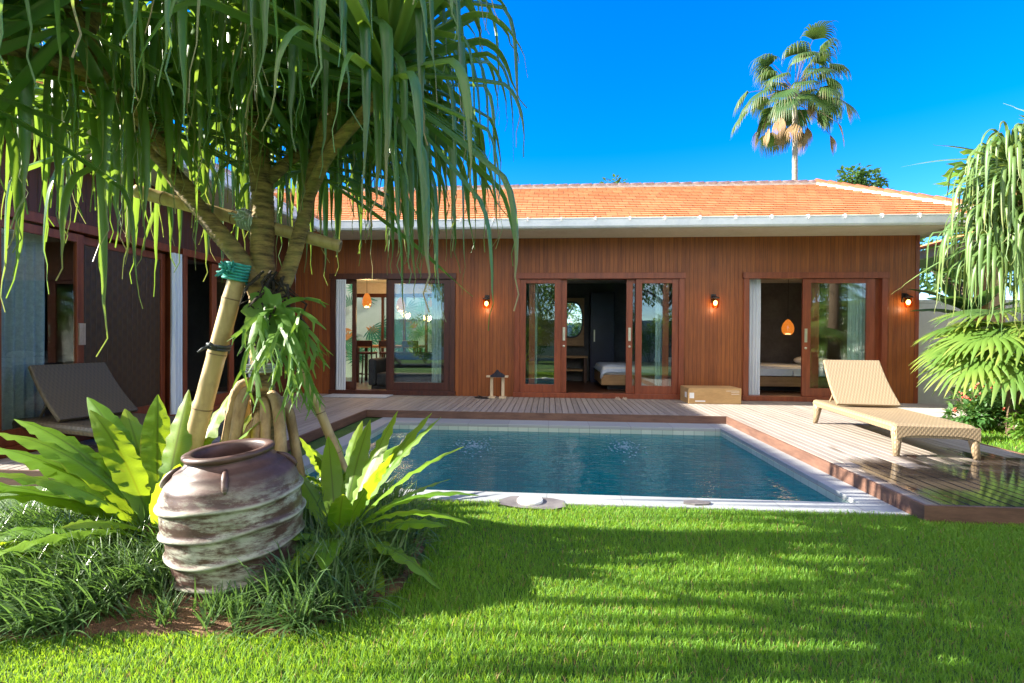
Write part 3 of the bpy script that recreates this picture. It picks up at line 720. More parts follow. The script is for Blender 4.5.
# dining set, sofa, mural
tb = thing('dining_table', 'high dining table in the room behind the screw pine', 'table', (-3.9, 12.0, .17))
b = MB(); b.box(-4.75, -3.15, 11.75, 12.45, 1.02, 1.08); b.build('tabletop', M['oak'], tb, bevel=.006)
for x, y in ((-4.65, 11.82), (-3.25, 11.82), (-4.65, 12.38), (-3.25, 12.38)):
    b = MB(); b.box(x-.03, x+.03, y-.03, y+.03, .171, 1.02); b.build('leg', M['frame_dk'], tb)
def stool(x, y, label):
    o = thing('bar_stool', label, 'stool', (x, y, .17), 'dark bar stools at the dining table')
    b = MB(); b.box(x-.19, x+.19, y-.18, y+.18, .88, .93); b.build('seat', M['frame_dk'], o, bevel=.015)
    b = MB(); b.box(x-.19, x+.19, y-.2, y-.17, 1.06, 1.2); b.build('backrest', M['frame_dk'], o, bevel=.01)
    for sx in (-1, 1):
        for sy in (-1, 1):
            b = MB(); b.tube([(x+sx*.2, y+sy*.19, .171), (x+sx*.16, y+sy*.16, .9)]+([(x+sx*.17, y-.185, 1.08)] if sy < 0 else []), .017, 8); b.build('leg', M['frame_dk'], o)
    b = MB()
    for sx in (-1, 1): b.tube([(x+sx*.19, y-.18, .42), (x+sx*.19, y+.18, .42)], .012, 6)
    b.tube([(x-.19, y-.18, .42), (x+.19, y-.18, .42)], .012, 6); b.build('stretcher', M['frame_dk'], o)
stool(-4.28, 11.45, 'dark bar stool at the left of the dining table'); stool(-3.75, 11.45, 'middle dark bar stool partly behind the sofa'); stool(-3.2, 11.45, 'dark bar stool at the right of the dining table')
sf = thing('sofa', 'charcoal sofa inside the dining room glass door', 'sofa', (-3.0, 10.8, .17))
b = MB(); b.box(-3.68, -1.75, 10.35, 11.15, .25, .52); b.build('seat', M['sofa'], sf, bevel=.05); b = MB(); b.box(-3.68, -1.75, 11.0, 11.2, .521, .95); b.build('backrest', M['sofa'], sf, bevel=.06)
for x in (-3.86, -1.745):
    b = MB(); b.box(x, x+.17, 10.35, 11.2, .25, .82); b.build('armrest', M['sofa'], sf, bevel=.05)
b = MB(); b.box(-3.8, -1.65, 10.42, 11.12, .171, .249); b.build('plinth', M['black'], sf)
# courtyard mural wall
M['leafpaint'] = pmat('green mural paint', (.06, .34, .16), (.14, .48, .24), 5, .7, .1)
M['leafpaint2'] = pmat('dark green mural paint', (.02, .16, .10), (.05, .26, .15), 5, .7, .1)
M['orange'] = pmat('orange mural paint', (.75, .22, .04), (.85, .34, .08), 5, .7, .1)
M['muralbase'] = pmat('pale mural ground', (.72, .76, .66), (.80, .82, .74), 3, .8, .1)
mw = thing('mural_wall', 'courtyard wall painted with green leaves and orange flowers', 'wall', (-4, 15.2, 0))
b = MB(); b.box(-8.5, -.8, 15.2, 15.4, -.02, 3.0); b.build('wall', M['muralbase'], mw)
b = MB()
for k in range(110):
    cx, cz = rnd.uniform(-8, -1.2), rnd.uniform(.6, 2.9); yy = 15.198-.0003*k; a0 = rnd.uniform(0, 6.28)
    if k % 5 == 4:
        for q in range(5):
            a = a0+q*.45; L = rnd.uniform(.22, .36)
            b.add([(cx, yy, cz), (cx+math.cos(a-.22)*L*.6, yy, cz+math.sin(a-.22)*L*.6), (cx+math.cos(a)*L, yy, cz+math.sin(a)*L), (cx+math.cos(a+.22)*L*.6, yy, cz+math.sin(a+.22)*L*.6)], [(0, 1, 2, 3)], 2)
    else:
        L = rnd.uniform(.35, .65)
        for q in range(-5, 6):
            a = a0+q*.27; l2 = L*(1-abs(q)*.07)
            b.add([(cx, yy, cz), (cx+math.cos(a-.09)*l2*.6, yy, cz+math.sin(a-.09)*l2*.6), (cx+math.cos(a)*l2, yy, cz+math.sin(a)*l2), (cx+math.cos(a+.09)*l2*.6, yy, cz+math.sin(a+.09)*l2*.6)], [(0, 1, 2, 3)], k % 2)
b.build('painting', [M['leafpaint'], M['leafpaint2'], M['orange']], mw)

# ------------------------------------------------------------------ wall lamps
def wall_lamp(x, z, label):
    y = FY; o = thing('wall_lamp', label, 'lamp', (x, y, z), 'lit lantern lamps on the villa wall')
    b = MB(); b.box(x-.045, x+.045, y-.022, y-.001, z-.02, z+.15); b.box(x-.015, x+.015, y-.11, y-.023, z+.10, z+.125); b.build('bracket', M['black'], o, bevel=.004)
    b = MB(); b.lathe([(.0, .10), (.03, .10), (.075, .075), (.08, .06), (.03, .06), (.028, .03), (.0, .03)], 18, (x, y-.12, z)); b.build('cap', M['black'], o)
    b = MB(); b.ball((x, y-.12, z-.025), .034, 10, sq=(1, 1, 1.35)); b.build('bulb', M['bulb'], o, smooth=True)
    b = MB(); b.lathe([(.066, .058), (.07, -.02), (.06, -.10), (.045, -.12), (.043, -.118), (.057, -.098), (.066, -.02), (.063, .058)], 18, (x, y-.12, z)); b.build('lamp_shade', M['shade_glass'], o, smooth=True)
    l = bpy.data.lights.new('lamp_light', 'POINT'); l.energy = .4; l.color = (1, .70, .40); l.shadow_soft_size = .03
    lo = bpy.data.objects.new('lamp_light', l); COL.objects.link(lo); lo.parent = o; lo.location = (0, -.12, -.15)
M['shade_glass'] = glassmat('lantern glass', 1.45, (1, .78, .5))
wall_lamp(-1.25, 1.98, 'lit wall lamp between the dining room and the middle door')
wall_lamp(3.12, 2.0, 'lit wall lamp between the middle door and the right bedroom door')
wall_lamp(6.58, 2.02, 'lit wall lamp at the right corner of the villa behind a leaf')

# ------------------------------------------------------------------ sun loungers
def lounger(label, loc, rz, mt, mv, back_ang=49):
    """foot end at y=0, head end at y=L; local coordinates"""
    o = thing('sun_lounger', label, 'sun lounger', loc, None, rz)
    Wd, L, H, T = .37, 2.02, .33, .10
    b = MB()                                     # bed slab with rounded rim that dips at the foot
    sec = []
    for i in range(25):
        y = L*i/24; dz = -.035*max(0, 1-y/.10)**2
        sec.append((y, dz))
    prof = [(-Wd, -T*.85), (-Wd-.012, -T*.45), (-Wd, -.012), (-Wd+.03, 0), (-.2, -.006), (0, -.008), (.2, -.006), (Wd-.03, 0), (Wd, -.012), (Wd+.012, -T*.45), (Wd, -T*.85), (Wd-.03, -T), (-Wd+.03, -T)]
    k = len(prof); vs = []; fs = []
    for y, dz in sec: vs += [(x, y, H+z+dz) for x, z in prof]
    for i in range(len(sec)-1):
        for j in range(k): fs.append((i*k+j, i*k+(j+1) % k, (i+1)*k+(j+1) % k, (i+1)*k+j))
    fs += [tuple(range(k-1, -1, -1)), tuple(range((len(sec)-1)*k, len(sec)*k))]
    b.add(vs, fs); b.build('bed_frame', mt, o, smooth=False, local=True, fix=True)
    n = 20
    for y0, y1 in ((-.012, .016), (L-.016, L+.012)):   # skirts with arched underside at both ends
        b = MB()
        top = [(-Wd+2*Wd*i/n, H-.02) for i in range(n+1)]
        bot = [(-Wd+2*Wd*i/n, H-.105-.05*abs(2*i/n-1)**4) for i in range(n+1)]
        for i in range(n):
            a, c, d, e = top[i], top[i+1], bot[i+1], bot[i]
            b.add([(a[0], y0, a[1]), (c[0], y0, c[1]), (d[0], y0, d[1]), (e[0], y0, e[1]), (a[0], y1, a[1]), (c[0], y1, c[1]), (d[0], y1, d[1]), (e[0], y1, e[1])],
                  [(3, 2, 1, 0), (4, 5, 6, 7), (0, 1, 5, 4), (2, 3, 7, 6)]+([(0, 4, 7, 3)] if i == 0 else [])+([(1, 2, 6, 5)] if i == n-1 else []))
        b.build('end_skirt', mv, o, local=True)
    for sx in (-1, 1):
        for y, sy in ((.045, -1), (L-.06, 1)):
            b = MB(); pts = [(sx*(Wd-.035), y, H-.05), (sx*(Wd-.03), y, H-.12), (sx*(Wd-.025), y+sy*.01, H-.2), (sx*(Wd-.012), y+sy*.03, .0)]
            b.tube(pts, [.058, .05, .04, .028], 12); b.build('leg', mv, o, smooth=True, local=True)
    a = R(back_ang); hy = 1.33; Lb = .72
    b = MB()
    nb = 10; vs = []
    ca, sa = math.cos(a), math.sin(a)
    pr = [(-Wd+.005, -.022), (-Wd+.005, .022), (Wd-.005, .022), (Wd-.005, -.022)]
    for i in range(nb+1):
        t = i/nb; w_ = 1-.06*t; bow = .03*math.sin(t*math.pi)
        for x, nz in pr:
            vs.append((x*w_, hy+ca*Lb*t-sa*(nz-bow), H+.02+sa*Lb*t+ca*(nz-bow)))
    fs = []
    for i in range(nb):
        for j in range(4): fs.append((i*4+j, i*4+(j+1) % 4, i*4+(j+1) % 4+4, i*4+j+4))
    fs += [(3, 2, 1, 0), (nb*4, nb*4+1, nb*4+2, nb*4+3)]
    b.add(vs, fs); bk = b.build('backrest', mt, o, local=True, fix=True, bevel=.012)
    b = MB()
    for sx in (-1, 1): b.tube([(sx*.22, hy+ca*Lb*.6, H+.02+sa*Lb*.6-.03), (sx*.22, hy+ca*Lb*.6+.25, H+.005)], .012, 8)
    b.build('back_strut', mv, o, local=True)
    return o
lounger('pale rattan sun lounger with raised back on the timber deck right of the pool', (3.87, 5.30, DZ), R(-6), M['rattan'], M['rattan_v'])
lounger('dark rattan sun lounger standing in the shade before the left wing', (-3.27, 4.41, DZ), R(75), M['rattan_dk'], M['rattan_dkv'], 45)

# ------------------------------------------------------------------ small things on the deck
cb_ = thing('cardboard_box', 'long brown cardboard box with white stickers left against the villa wall', 'box', (2.96, 9.50, DZ), None, R(2))
b = MB(); b.box(-.47, .47, -.25, .25, .002, .285); cbm = b.build('carton', M['card'], cb_, local=True, bevel=.006)
b = MB(); b.box(-.47, .47, -.014, .014, .2855, .2875); b.build('packing_tape', M['oak'], cb_, local=True)
b = MB()
for x0, x1, z0, z1 in ((-.45, -.37, .10, .20), (-.35, -.17, .04, .06), (.20, .43, .235, .24), (.29, .43, .205, .21), (.29, .43, .175, .18)): b.box(x0, x1, -.2525, -.2505, z0, z1)
b.box(-.4725, -.4705, -.15, -.04, .10, .20); b.build('sticker', M['paper'], cb_, local=True)
st = thing('wooden_stand', 'pair of pale wooden posts forming a low stand under a black cloth', 'stand', (-1.0, 9.62, DZ))
M['palewood'] = pmat('pale pine', (.56, .42, .26), (.66, .52, .34), 5, .6, .1, 40, (1, 1, .2))
for x in (-1.12, -.90):
    b = MB(); b.box(x-.028, x+.028, 9.59, 9.645, DZ+.032, DZ+.40); b.build('post', M['palewood'], st, bevel=.003)
b = MB(); b.box(-1.18, -1.05, 9.52, 9.71, DZ+.002, DZ+.03); b.box(-.97, -.84, 9.52, 9.71, DZ+.002, DZ+.03); b.build('foot', M['palewood'], st, bevel=.003)
b = MB(); b.box(-1.22, -.80, 9.55, 9.68, DZ+.402, DZ+.435); b.build('top_board', M['palewood'], st, bevel=.004)
M['blackcloth'] = pmat('black cloth', (.008, .008, .014), (.02, .02, .03), 12, .9, .4, 60)
b = MB()
vs = []; n = 14
for j in range(n+1):
    for i in range(n+1):
        u, v = i/n*2-1, j/n*2-1; r2 = u*u+v*v
        vs.append((-1.0+u*.14, 9.60+v*.09, DZ+.44+.075*max(0, 1-r2)*(1+.5*math.sin(5*u+2)*math.cos(4*v))-.10*max(0, -v-.7)))
b.add(vs, [(j*(n+1)+i, j*(n+1)+i+1, (j+1)*(n+1)+i+1, (j+1)*(n+1)+i) for j in range(n) for i in range(n)])
tag(b.build('black_cloth', M['blackcloth'], None, smooth=True, loc=(-1, 9.6, DZ+.44)), 'crumpled black cloth lying on the low wooden stand', 'cloth')
def slipper(x, y, rz, label, mat, name='slipper', grp=None):
    o = thing(name, label, 'slipper', (x, y, DZ), grp, rz); b = MB()
    pts = []
    for k in range(24):
        a = 2*math.pi*k/24; s_ = math.sin(a); pts.append((.045*math.cos(a)*(1+.15*s_), .125*s_, .003))
    b.prism(pts, (0, 0, .016)); b.build('sole', mat, o, local=True, fix=True)
    b = MB(); b.tube([(-.043, .0, .02), (-.02, .05, .045), (0, .075, .022)], .006, 6); b.tube([(.043, .0, .02), (.02, .05, .045), (0, .075, .022)], .006, 6); b.build('strap', mat, o, local=True)
M['tan'] = pmat('tan rubber', (.45, .36, .28), (.55, .46, .36), 10, .6, .1)
slipper(-1.33, 9.60, R(88), 'dark slipper beside the low wooden stand, the one farther from its posts', M['black'])
slipper(-1.28, 9.50, R(80), 'dark slipper lying nearer the pool beside the low wooden stand', M['black'])
slipper(1.30, 9.66, R(8), 'left one of the tan flip flops at the sill of the middle door', M['tan'], 'flip_flop')
slipper(1.43, 9.66, R(-6), 'right one of the tan flip flops at the sill of the middle door', M['tan'], 'flip_flop')
b = MB(); b.box(-4.35, -3.1, 9.28, 9.72, DZ+.003, DZ+.022); tag(b.build('door_mat', M['mat'], None, loc=(-3.7, 9.5, DZ), bevel=.006), 'pale grey door mat before the dining room door', 'mat')

# pool skimmer lid and bubbling water
sk = thing('skimmer_lid', 'round white skimmer lid set in dark stone at the near pool edge', 'lid', (-.147, 3.93, 0))
b = MB(); b.lathe([(0, .028), (.06, .029), (.095, .027), (.102, .02), (.102, .008), (0, .008)], 36, (-.147, 3.93, 0)); b.lathe([(.012, .030), (.016, .033), (0, .033)], 12, (-.147, 3.93, 0)); b.build('lid', M['white'], sk, smooth=False)
M['darkstone'] = pmat('wet dark stone', (.11, .10, .10), (.19, .175, .17), 6, .5, .3, 40)
b = MB(); b.prism([(-.40, 3.94, .005), (-.37, 3.84, .005), (-.22, 3.775, .005), (.02, 3.76, .005), (.13, 3.83, .005), (.12, 3.97, .005), (.02, 4.03, .005), (-.30, 4.05, .005)], (0, 0, .0028)); b.build('surround', M['darkstone'], sk, fix=True)
b = MB(); b.prism([(1.05, 3.99, .005), (1.13, 3.96, .005), (1.24, 3.98, .005), (1.27, 4.03, .005), (1.16, 4.07, .005), (1.07, 4.05, .005)], (0, 0, .012)); tag(b.build('flat_stone', M['darkstone'], None, loc=(1.15, 4, 0), fix=True), 'small dark stone on the pale coping left of the deck', 'stone')
def foam(x, y, label):
    b = MB(); r2 = random.Random(int(x*100)+5)
    for k in range(230):
        a = r2.uniform(0, 6.28); d = abs(r2.gauss(0, .14)); 
        b.ball((x+math.cos(a)*d, y+math.sin(a)*d*1.9, ZW+.002), r2.uniform(.003, .012), 4, sq=(1.4, 1.4, .45))
    t = b.build('pool_foam', M['foam'], None, smooth=True, loc=(x, y, ZW)); tag(t, label, 'foam', 'foam over the pool jets', 'stuff')
t_ = NT('water foam'); M['foam'] = t_.done(t_.bsdf((.28, .50, .60), .25, None, Transmission_Weight=.45))
foam(-.98, 6.35, 'pale foam bubbling up at the left pool jet'); foam(.95, 6.5, 'pale foam bubbling up at the right pool jet')

# ------------------------------------------------------------------ big water jar
def jarmat():
    t = NT('chalky glazed clay'); tc = t.n('ShaderNodeTexCoord'); sp = t.n('ShaderNodeSeparateXYZ'); t.l(tc.outputs['Object'], sp.inputs[0])
    n1 = t.noise(t.coords('Object', (2.6, 2.6, 11)), 1.9, 9, .78); n2 = t.noise(t.coords('Object', (1, 1, 1.6)), 4.5, 6, .7)
    body = t.mix(t.ramp(n2, .35, .65), (.055, .028, .024), (.13, .068, .055))
    chalk = t.mix(t.ramp(t.noise(t.coords('Object'), 5, 4), .35, .65), (.27, .29, .22), (.47, .46, .39))
    m = t.math('ADD', t.math('MULTIPLY', n1, .75), t.math('MULTIPLY', n2, .45)); m = t.ramp(m, .565, .68)
    below = t.ramp(sp.outputs['Z'], .62, .50); m = t.math('MULTIPLY', m, below)
    att = t.n('ShaderNodeAttribute', attribute_name='lt').outputs['Fac']
    m = t.math('MAXIMUM', m, t.math('MULTIPLY', t.ramp(att, .4, .95), t.ramp(n2, .30, .5)))
    col = t.mix(m, body, chalk)
    rg = t.math('ADD', .50, t.math('MULTIPLY', m, .42))
    return t.done(t.bsdf(col, rg, t.bump(t.math('ADD', n2, t.math('MULTIPLY', n1, .6)), .45, .006)))
M['jar'] = jarmat()
jar = thing('clay_water_jar', 'large ribbed brown clay water jar with chalky bands, tilted in the planting bed', 'jar', (-1.625, 2.54, -.02))
JT = Matrix.Rotation(R(-4), 3, 'Y') @ Matrix.Rotation(R(3), 3, 'X') @ Matrix.Diagonal((1, 1, 1.05))
def jr(z):  # outer radius at height
    P = [(0, .25), (.05, .272), (.16, .304), (.30, .323), (.42, .330), (.50, .326), (.555, .306), (.61, .258), (.645, .208), (.66, .194)]
    for (a, ra), (c, rc) in zip(P, P[1:]):
        if z <= c:
            t = (z-a)/(c-a); t = t*t*(3-2*t)*.5+t*.5; return ra+(rc-ra)*t
    return P[-1][1]
b = MB(); nseg = 72; prof = []
ribs = (.115, .235, .355, .475)
zs = [i*.66/110 for i in range(111)]
vs = []; lt = []
for z in zs:
    for j in range(nseg):
        a = 2*math.pi*j/nseg; r_ = jr(z); k = 0
        for q in ribs:
            zq = q+.006*math.sin(a*2+q*9)+.004*math.sin(a*5+q*31); d = (z-zq)/.013; k = max(k, math.exp(-d*d))
        r_ += .017*k + .0022*math.sin(a*7+z*50)+.003*math.sin(a*3+z*21)
        p = JT @ Vector((r_*math.cos(a), r_*math.sin(a), z)); vs.append(p); lt.append(k)
rim = [(.196, .664), (.208, .666), (.216, .678), (.215, .690), (.198, .697), (.172, .692), (.164, .68), (.164, .64), (.20, .58), (.24, .50), (.22, .40)]
for r_, z in rim:
    for j in range(nseg):
        a = 2*math.pi*j/nseg; wob = 1+.006*math.sin(3*a); vs.append(JT @ Vector((r_*wob*math.cos(a), r_*wob*math.sin(a), z))); lt.append(.0)
n = len(zs)+len(rim)
fs = [(i*nseg+j, i*nseg+(j+1) % nseg, (i+1)*nseg+(j+1) % nseg, (i+1)*nseg+j) for i in range(n-1) for j in range(nseg)]
fs += [tuple(range(nseg-1, -1, -1)), tuple(range((n-1)*nseg, n*nseg))]
b.add(vs, fs, 0, lt); b.build('body', M['jar'], jar, smooth=True, local=True)
for a in (-62, 28, 118, 208):
    a = R(a); b = MB(); pts = []
    for q in range(7):
        t = q/6; z = .635-.085*t; r_ = jr(z)+.016*math.sin(t*math.pi); pts.append(JT @ Vector((r_*math.cos(a), r_*math.sin(a), z)))
    b.tube(pts, [.009, .014, .016, .016, .015, .013, .008], 10); b.build('lug', M['jar'], jar, smooth=True, local=True)

# ------------------------------------------------------------------ leaf builders
G = Vector((0, 0, -1))
def strip(b, pts, width, side, m=0, lr=0.0, fold=.0, shape=None, wave=0.0, wfreq=9, nw=2, tw=0.0):
    """leaf blade along pts; `side` = width direction at the base, kept roughly horizontal"""
    k = len(pts); vs = []; lt = []; fs = []; lu = []
    ph = rnd.uniform(0, 6)
    for i, p in enumerate(pts):
        t = i/(k-1); d = (pts[min(i+1, k-1)]-pts[max(i-1, 0)]).normalized()
        s_ = (side-d*side.dot(d))
        if s_.length < .05: s_ = d.orthogonal()
        s_.normalize(); nn = s_.cross(d)
        if tw: 
            q = Matrix.Rotation(tw*t, 3, d); s_ = q @ s_; nn = q @ nn
        w_ = width*(shape(t) if shape else (1-t**3)*min(1, .45+3*t))
        for j in range(nw+1):
            u = 2*j/nw-1
            off = s_*(u*w_/2)+nn*(abs(u)*fold*w_/2)
            if wave and abs(u) > .5: off += nn*(math.sin(t*wfreq*6.28+ph+(1.7 if u > 0 else 0))*wave*w_)
            vs.append(p+off); lt.append(t); lu.append(u)
    for i in range(k-1):
        for j in range(nw):
            a = i*(nw+1)+j; fs.append((a, a+1, a+nw+2, a+nw+1))
    b.add(vs, fs, m, lt, lr, lu)
def curve(p, d, L, n, droop, kink=None, kstr=0.0, jitter=0.0):
    """grow from p along d; droop = bend towards the ground per metre; at kink (0..1) it snaps down"""
    p = Vector(p); d = Vector(d).normalized(); pts = [p.copy()]; ds = L/n
    for i in range(n):
        t = (i+.5)/n; g = droop
        if kink is not None and t > kink: g = kstr
        d = (d+G*g*ds+Vector((rnd.uniform(-1, 1), rnd.uniform(-1, 1), 0))*jitter*ds).normalized()
        p = p+d*ds; pts.append(p.copy())
    return pts
def dirv(az, el): return Vector((math.cos(az)*math.cos(el), math.sin(az)*math.cos(el), math.sin(el)))

def rosette(b, c, n, L, width, lo=-25, hi=80, mat=0, axis=None, drop=1.0, kinkp=.85, kmin=.36, kmax=.55, skip=None):
    c = Vector(c); rot = Matrix.Identity(3)
    if axis is not None: rot = Vector((0, 0, 1)).rotation_difference(Vector(axis).normalized()).to_matrix()
    for i in range(n):
        t = i/n; az = i*2.39996+rnd.uniform(-.12, .12); el = R(hi+(lo-hi)*t**.85+rnd.uniform(-6, 6))
        d = rot @ dirv(az, el)
        h = Vector((d.x, d.y, 0)); azz = math.atan2(h.y, h.x) if h.length > .05 else az
        side = Vector((-math.sin(azz), math.cos(azz), 0))
        l = L*rnd.uniform(.78, 1.12)*(.62+.38*min(1, t*2.2))
        kk = rnd.uniform(kmin, kmax) if rnd.random() < kinkp else None
        pts = curve(c+d*.04-Vector((0, 0, .22*t)), d, l, 18, .35*drop*rnd.uniform(.5, 1.5), kk, rnd.uniform(9, 22)*drop, .06)
        cv = Vector((rnd.uniform(-1, 1), rnd.uniform(-1, 1), rnd.uniform(-.2, .6)))*rnd.uniform(.01, .05)
        for q in range(15, 19): pts[q] = pts[q]+cv*((q-14)/4)**2+Vector((rnd.uniform(-1, 1), rnd.uniform(-1, 1), 0))*.006*(q-14)
        if skip and any(skip(p) for p in pts[4:]): continue
        strip(b, pts, width*rnd.uniform(.8, 1.15), side, mat, rnd.random(), .7, lambda q: min(1, .6+2.5*q)*(1-.45*max(0, min(1, (q-.45)/.33)))*(1-.78*max(0, min(1, (q-.74)/.16))), tw=rnd.uniform(-.9, .9))

# ------------------------------------------------------------------ the screw pine in the bed
TB = (-1.90, 3.20, .0)
pine = thing('screw_pine_tree', 'large screw pine with long hanging strap leaves and stilt roots in the planting bed', 'tree', TB)
def wob_tube(b, pts, rads, n=18, sub=10, ring=.035, amp=.07):
    pts = [Vector(p) for p in pts]; out = []; rr = []
    for i in range(len(pts)-1):
        p0 = pts[max(i-1, 0)]; p1 = pts[i]; p2 = pts[i+1]; p3 = pts[min(i+2, len(pts)-1)]
        L = (p2-p1).length; sub_ = max(3, int(L/(ring/3)))
        for k in range(sub_):
            t = k/sub_
            q = .5*((2*p1)+(p2-p0)*t+(2*p0-5*p1+4*p2-p3)*t*t+(3*p1-p0-3*p2+p3)*t**3)
            out.append(q); rr.append(rads[i]+(rads[i+1]-rads[i])*t)
    out.append(pts[-1]); rr.append(rads[-1]); s_ = 0; rr2 = []
    for i in range(len(out)):
        if i: s_ += (out[i]-out[i-1]).length
        rr2.append(rr[i]*(1+amp*(abs(math.sin(s_/ring*math.pi))-.5)+.03*math.sin(s_*17)))
    b.tube(out, rr2, n)
b = MB()
wob_tube(b, [(-1.90, 3.20, .02), (-1.895, 3.20, .6), (-1.915, 3.20, 1.2), (-1.90, 3.20, 1.62)], [0.086, 0.075, 0.072, 0.094])
wob_tube(b, [(-1.90, 3.20, 1.55), (-1.93, 3.22, 1.85), (-1.925, 3.22, 2.2), (-1.96, 3.20, 2.65), (-2.04, 3.2, 3.1), (-2.0, 3.2, 3.35)], [0.086, 0.074, 0.070, 0.061, 0.053, 0.041])
wob_tube(b, [(-1.92, 3.18, 1.58), (-2.03, 3.14, 1.80), (-2.25, 3.10, 2.08), (-2.47, 3.05, 2.40), (-2.50, 3.02, 2.62), (-2.42, 3.0, 2.78)], [0.070, 0.059, 0.054, 0.052, 0.048, 0.037])
wob_tube(b, [(-1.87, 3.22, 1.55), (-1.77, 3.24, 1.70), (-1.66, 3.24, 2.05), (-1.55, 3.2, 2.45), (-1.42, 3.12, 2.78), (-1.36, 3.1, 2.88)], [0.061, 0.051, 0.045, 0.043, 0.039, 0.033])
wob_tube(b, [(-1.6, 3.22, 2.25), (-1.35, 3.0, 2.45), (-1.05, 2.82, 2.62), (-.85, 2.7, 2.78)], [0.041, 0.038, 0.035, 0.031])
wob_tube(b, [(-2.03, 3.2, 3.0), (-1.8, 2.95, 3.25), (-1.5, 2.6, 3.40)], [0.041, 0.037, 0.033])
wob_tube(b, [(-2.45, 3.04, 2.45), (-2.35, 2.6, 2.6), (-2.2, 2.2, 2.72), (-2.02, 1.95, 2.74)], [0.041, 0.037, 0.034, 0.031])
wob_tube(b, [(-1.96, 3.2, 2.7), (-2.2, 3.55, 3.1), (-2.6, 3.85, 3.45)], [0.041, 0.037, 0.033])
wob_tube(b, [(-1.96, 3.2, 2.8), (-1.85, 3.6, 3.2), (-1.75, 3.95, 3.55)], [0.041, 0.037, 0.033])
wob_tube(b, [(-2.35, 2.6, 2.6), (-2.6, 2.3, 2.65), (-2.75, 2.05, 2.70)], [0.037, 0.034, 0.031])
b.build('trunk', M['bark'], pine, smooth=True)
# fibrous dark tangle in the fork
M['fibre'] = pmat('dark root fibre', (.02, .015, .012), (.06, .045, .03), 20, .95, .8, 60)
b = MB()
for k in range(90):
    a = rnd.uniform(0, 6.28); p = Vector((-1.80+rnd.gauss(0, .05), 3.12+rnd.gauss(0, .04), rnd.uniform(1.25, 1.72)))
    b.tube([p, p+Vector((rnd.gauss(0, .05), rnd.gauss(0, .05)-.02, -.08)), p+Vector((rnd.gauss(0, .07), rnd.gauss(0, .06)-.03, -rnd.uniform(.12, .25)))], [.009, .008, .003], 5)
b.build('root_fibre', M['fibre'], pine)
# stilt roots
for x1, y1, x0, y0, z, r_ in ((-2.18, 3.05, -1.97, 3.16, .98, .042), (-2.08, 3.02, -1.95, 3.14, .92, .036), (-2.02, 2.92, -1.93, 3.11, .94, .046), (-1.92, 2.88, -1.90, 3.10, .72, .036), (-1.82, 2.90, -1.87, 3.10, .78, .038), (-1.74, 2.95, -1.85, 3.11, .86, .040),
                      (-1.62, 3.0, -1.82, 3.14, .90, .046), (-1.60, 3.25, -1.82, 3.2, .85, .04), (-1.95, 3.5, -1.9, 3.29, .85, .04), (-2.2, 3.4, -1.98, 3.26, .85, .04)):
    b = MB(); wob_tube(b, [(x0, y0, z+.02), ((x0*.75+x1*.25)+(x1-x0)*.12, y0*.7+y1*.3, z-.06), (x0*.35+x1*.65, y0*.35+y1*.65, z*.5), (x1, y1, .0)], [r_*.6, r_*.82, r_*.78, r_*.74], 12, ring=.09, amp=.03)
    b.build('stilt_root', M['root'], pine, smooth=True)
# hanging leaves
heads = [  # centre, leaves, length, width, axis, kink range, droop
    ((-2.40, 3.0, 2.80), 84, 1.45, .050, (-.3, -.2, 1)), ((-2.02, 3.2, 3.36), 90, 1.75, .052, (0, 0, 1)), ((-1.36, 3.1, 2.93), 100, 1.55, .050, (.2, 0, 1)),
    ((-.90, 2.70, 2.86), 104, 1.40, .048, (.45, -.1, 1), (.46, .66), .55), ((-2.00, 1.95, 2.80), 84, 1.45, .048, (0, -.3, 1)), ((-1.48, 2.58, 3.46), 96, 1.75, .052, (.2, -.2, 1)),
    ((-2.76, 2.05, 2.70), 120, 1.85, .048, (-.3, -.3, 1)), ((-2.64, 3.87, 3.50), 84, 1.7, .052, (-.2, .2, 1)), ((-1.74, 3.97, 3.60), 90, 1.7, .052, (.1, .2, 1)),
    ((-2.0, 2.25, 3.35), 84, 1.7, .052, (.0, -.2, 1)), ((-1.10, 2.85, 3.3), 90, 1.5, .050, (.3, .0, 1)), ((-1.95, 1.62, 2.95), 66, 1.6, .048, (-.2, -.4, 1)),
    ((-1.65, 3.3, 2.62), 70, 1.35, .048, (.1, .3, 1)), ((-2.9, 2.9, 2.95), 70, 1.5, .050, (-.4, .0, 1)), ((-1.3, 3.6, 3.2), 76, 1.6, .050, (.2, .3, 1)),
    ((-2.32, 1.78, 2.46), 110, 1.6, .046, (-.1, -.2, 1))]
wb = MB(); wob_tube(wb, [(-2.2, 2.2, 2.72), (-2.1, 2.22, 3.0), (-2.0, 2.25, 3.28)], [.045, .042, .036]); wb.build('branch', M['bark'], pine, smooth=True)
wb = MB(); wob_tube(wb, [(-1.55, 3.2, 2.45), (-1.3, 3.05, 2.85), (-1.10, 2.85, 3.22)], [.045, .042, .036]); wb.build('branch', M['bark'], pine, smooth=True)
wb = MB(); wob_tube(wb, [(-1.93, 3.22, 2.3), (-1.75, 3.27, 2.5), (-1.65, 3.3, 2.58)], [.04, .038, .03]); wb.build('branch', M['bark'], pine, smooth=True)
wb = MB(); wob_tube(wb, [(-2.3, 3.08, 2.2), (-2.65, 3.0, 2.6), (-2.9, 2.9, 2.9)], [.045, .042, .036]); wb.build('branch', M['bark'], pine, smooth=True)
wb = MB(); wob_tube(wb, [(-1.86, 3.6, 3.15), (-1.55, 3.6, 3.15), (-1.3, 3.6, 3.15)], [.04, .038, .034]); wb.build('branch', M['bark'], pine, smooth=True)
